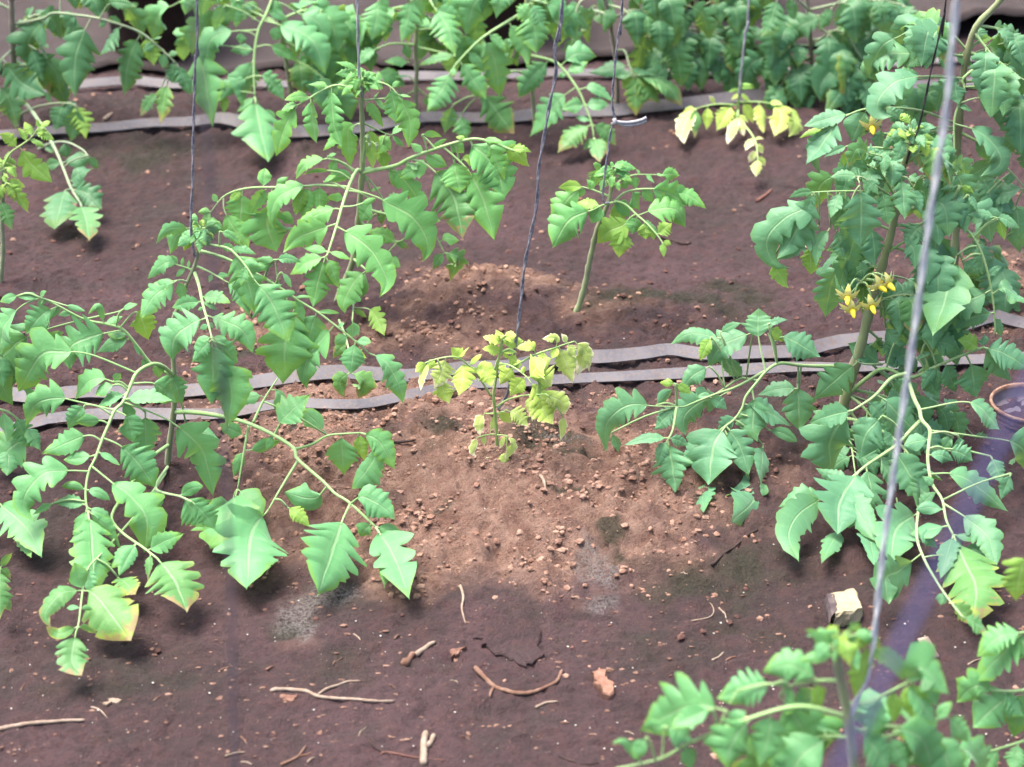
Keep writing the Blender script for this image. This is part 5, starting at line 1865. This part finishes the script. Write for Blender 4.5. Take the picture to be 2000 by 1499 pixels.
# pale stone block
def block():
    STN = plain_mat('stone_cream', (0.2475, 0.2100, 0.1275), (0.3150, 0.2775, 0.1875), 50, .9, .7, .002, .2, 420); DARK = plain_mat('stone_dark_side', (0.0413, 0.0300, 0.0338), (0.0825, 0.0638, 0.0600), 70, .9, .6)
    base = ground(1648, 1222); k = scale_px(base[1], 0)
    top = [(1618,1183),(1668,1170),(1683,1212),(1628,1228)]
    d = [ground(*q)[:2] for q in top]; c = np.mean(d, 0); bmh = bmesh.new(); root = empty('stone_block', (c[0], c[1], float(hsurf(*c)[0]) - .004)); tag(root, 'cream coloured stone block with one dark side, lying on bare soil', 'stone')
    h = .020; V = []; n = 6
    for j, z in enumerate((0, .004, h * .5, h - .003, h)):
        s = (1.0, 1.03, 1.02, 1.0, .93)[j]
        for i in range(4):
            for u in range(n):
                p = (d[i] * (1 - u / n) + d[(i + 1) % 4] * u / n - c) * s + nr.normal(0, .0006, 2); V.append((p[0], p[1] - z * .15, z + nr.normal(0, .0005)))
    m = 4 * n; F = []; FD = []
    for j in range(4):
        for i in range(m):
            q = (j * m + i, j * m + (i + 1) % m, (j + 1) * m + (i + 1) % m, (j + 1) * m + i); F.append(q[::-1])
    F.append(tuple(4 * m + i for i in range(m))[::-1])
    mb = MB(); mb.add(V, F); mb.build('stone_body', STN, root, smooth=False)
    e0, e1 = d[3] - c, d[0] - c; V = []; out = (e0 + e1) / 2; out = out / np.linalg.norm(out) * .0035; rows = 6; cols = 8
    for a in range(rows):
        for b in range(cols):
            p = (e0 * (1 - b / (cols - 1)) + e1 * b / (cols - 1)) * 1.0 + out * (1.0 + .6 * math.sin(3.14 * a / (rows - 1)) + nr.normal(0, .12)); V.append((p[0], p[1] - h * a / (rows - 1) * .15, h * a / (rows - 1) * .98))
    for b in range(cols): p = (e0 * (1 - b / (cols - 1)) + e1 * b / (cols - 1)) * .78 + nr.normal(0, .001, 2); V.append((p[0], p[1] - h * .15, h + .0012))
    F = [(a * cols + b, a * cols + b + 1, (a + 1) * cols + b + 1, (a + 1) * cols + b) for a in range(rows) for b in range(cols - 1)]
    mb = MB(); mb.add(V, F); o = mb.build('dark_crust', DARK, root, smooth=False); o['label'] = 'dark side of the stone'  # separate dark skin over one side and a strip of the top
block()
def scrap():
    b = ground(1808, 1288); k = scale_px(b[1], 0); P = []; F = []; n = 14; wd = .011
    root = empty('wood_scrap', b); tag(root, 'small pale curled scrap of wood near the edge of the front plants', 'wood scrap')
    M = plain_mat('scrap_pale', (.27, .21, .16), (.36, .30, .24), 90, .9, .4)
    def strip(c, w, nm):
        V = []; F = []
        for i, p in enumerate(c):
            for s_, z in ((-1, 0), (1, 0), (1, .0015), (-1, .0015)): V.append((p[0] + s_ * w * .25, p[1] + s_ * w * .75 * 0 + .002 * s_, p[2] + z))
        for i in range(len(c) - 1):
            for j in range(4): F.append((i * 4 + j, i * 4 + (j + 1) % 4, i * 4 + 4 + (j + 1) % 4, i * 4 + 4 + j))
        F += [(3, 2, 1, 0), tuple(len(c) * 4 - 4 + j for j in range(4))]; mb = MB(); mb.add(V, F); mb.build(nm, M, root)
    strip(catmull([(.009, 0, .000), (.004, 0, .009), (-.001, .003, .017), (-.004, .006, .021)], 12), .022, 'upright_strip')
    strip(catmull([(-.010, .001, .004), (-.006, 0, .001), (0, -.001, .002), (.004, -.002, .006)], 12), .014, 'curled_end')
scrap()
# rusty can
def can():
    RUST = plain_mat('rust', (0.1400, 0.0656, 0.0394), (0.2363, 0.1487, 0.1050), 60, .75, .7, .002, .4, 300); INN = plain_mat('can_inside', (0.0875, 0.0744, 0.0875), (0.1313, 0.1050, 0.1181), 30, .55, .3)
    Y = 2.12; ctr = at(2014, 787, Y); k = scale_px(Y); r = 78 * k; h = ctr[2] - float(hsurf(ctr[0], ctr[1])[0]) + .006
    root = empty('rusty_can', (ctr[0], ctr[1], ctr[2] - h)); tag(root, 'open rusty tin can with a rolled rim standing among the lower leaves', 'can'); s = 40
    def lathe(prof, nm, mat):
        V = []; F = []
        for (q, z) in prof:
            for i in range(s): V.append((q * math.cos(6.2832 * i / s), q * math.sin(6.2832 * i / s), z))
        for j in range(len(prof) - 1):
            for i in range(s): F.append((j * s + i, j * s + (i + 1) % s, (j + 1) * s + (i + 1) % s, (j + 1) * s + i))
        mb = MB(); mb.add(V, F); return mb.build(nm, mat, root)
    lathe([(.001, .001), (r * .97, .001), (r, .004), (r, h * .3), (r * .975, h * .33), (r * 1.0, h * .37), (r, h * .62), (r * .975, h * .66), (r, h * .7), (r, h - .003)], 'can_wall', RUST)
    lathe([(r * 1.0, h - .004), (r * 1.045, h - .003), (r * 1.05, h), (r * 1.02, h + .002), (r * .975, h + .001), (r * .965, h - .003)], 'rim', RUST)
    lathe([(r * .965, h - .003), (r * .965, .004), (.001, .0035)], 'inner_wall', INN)
can()
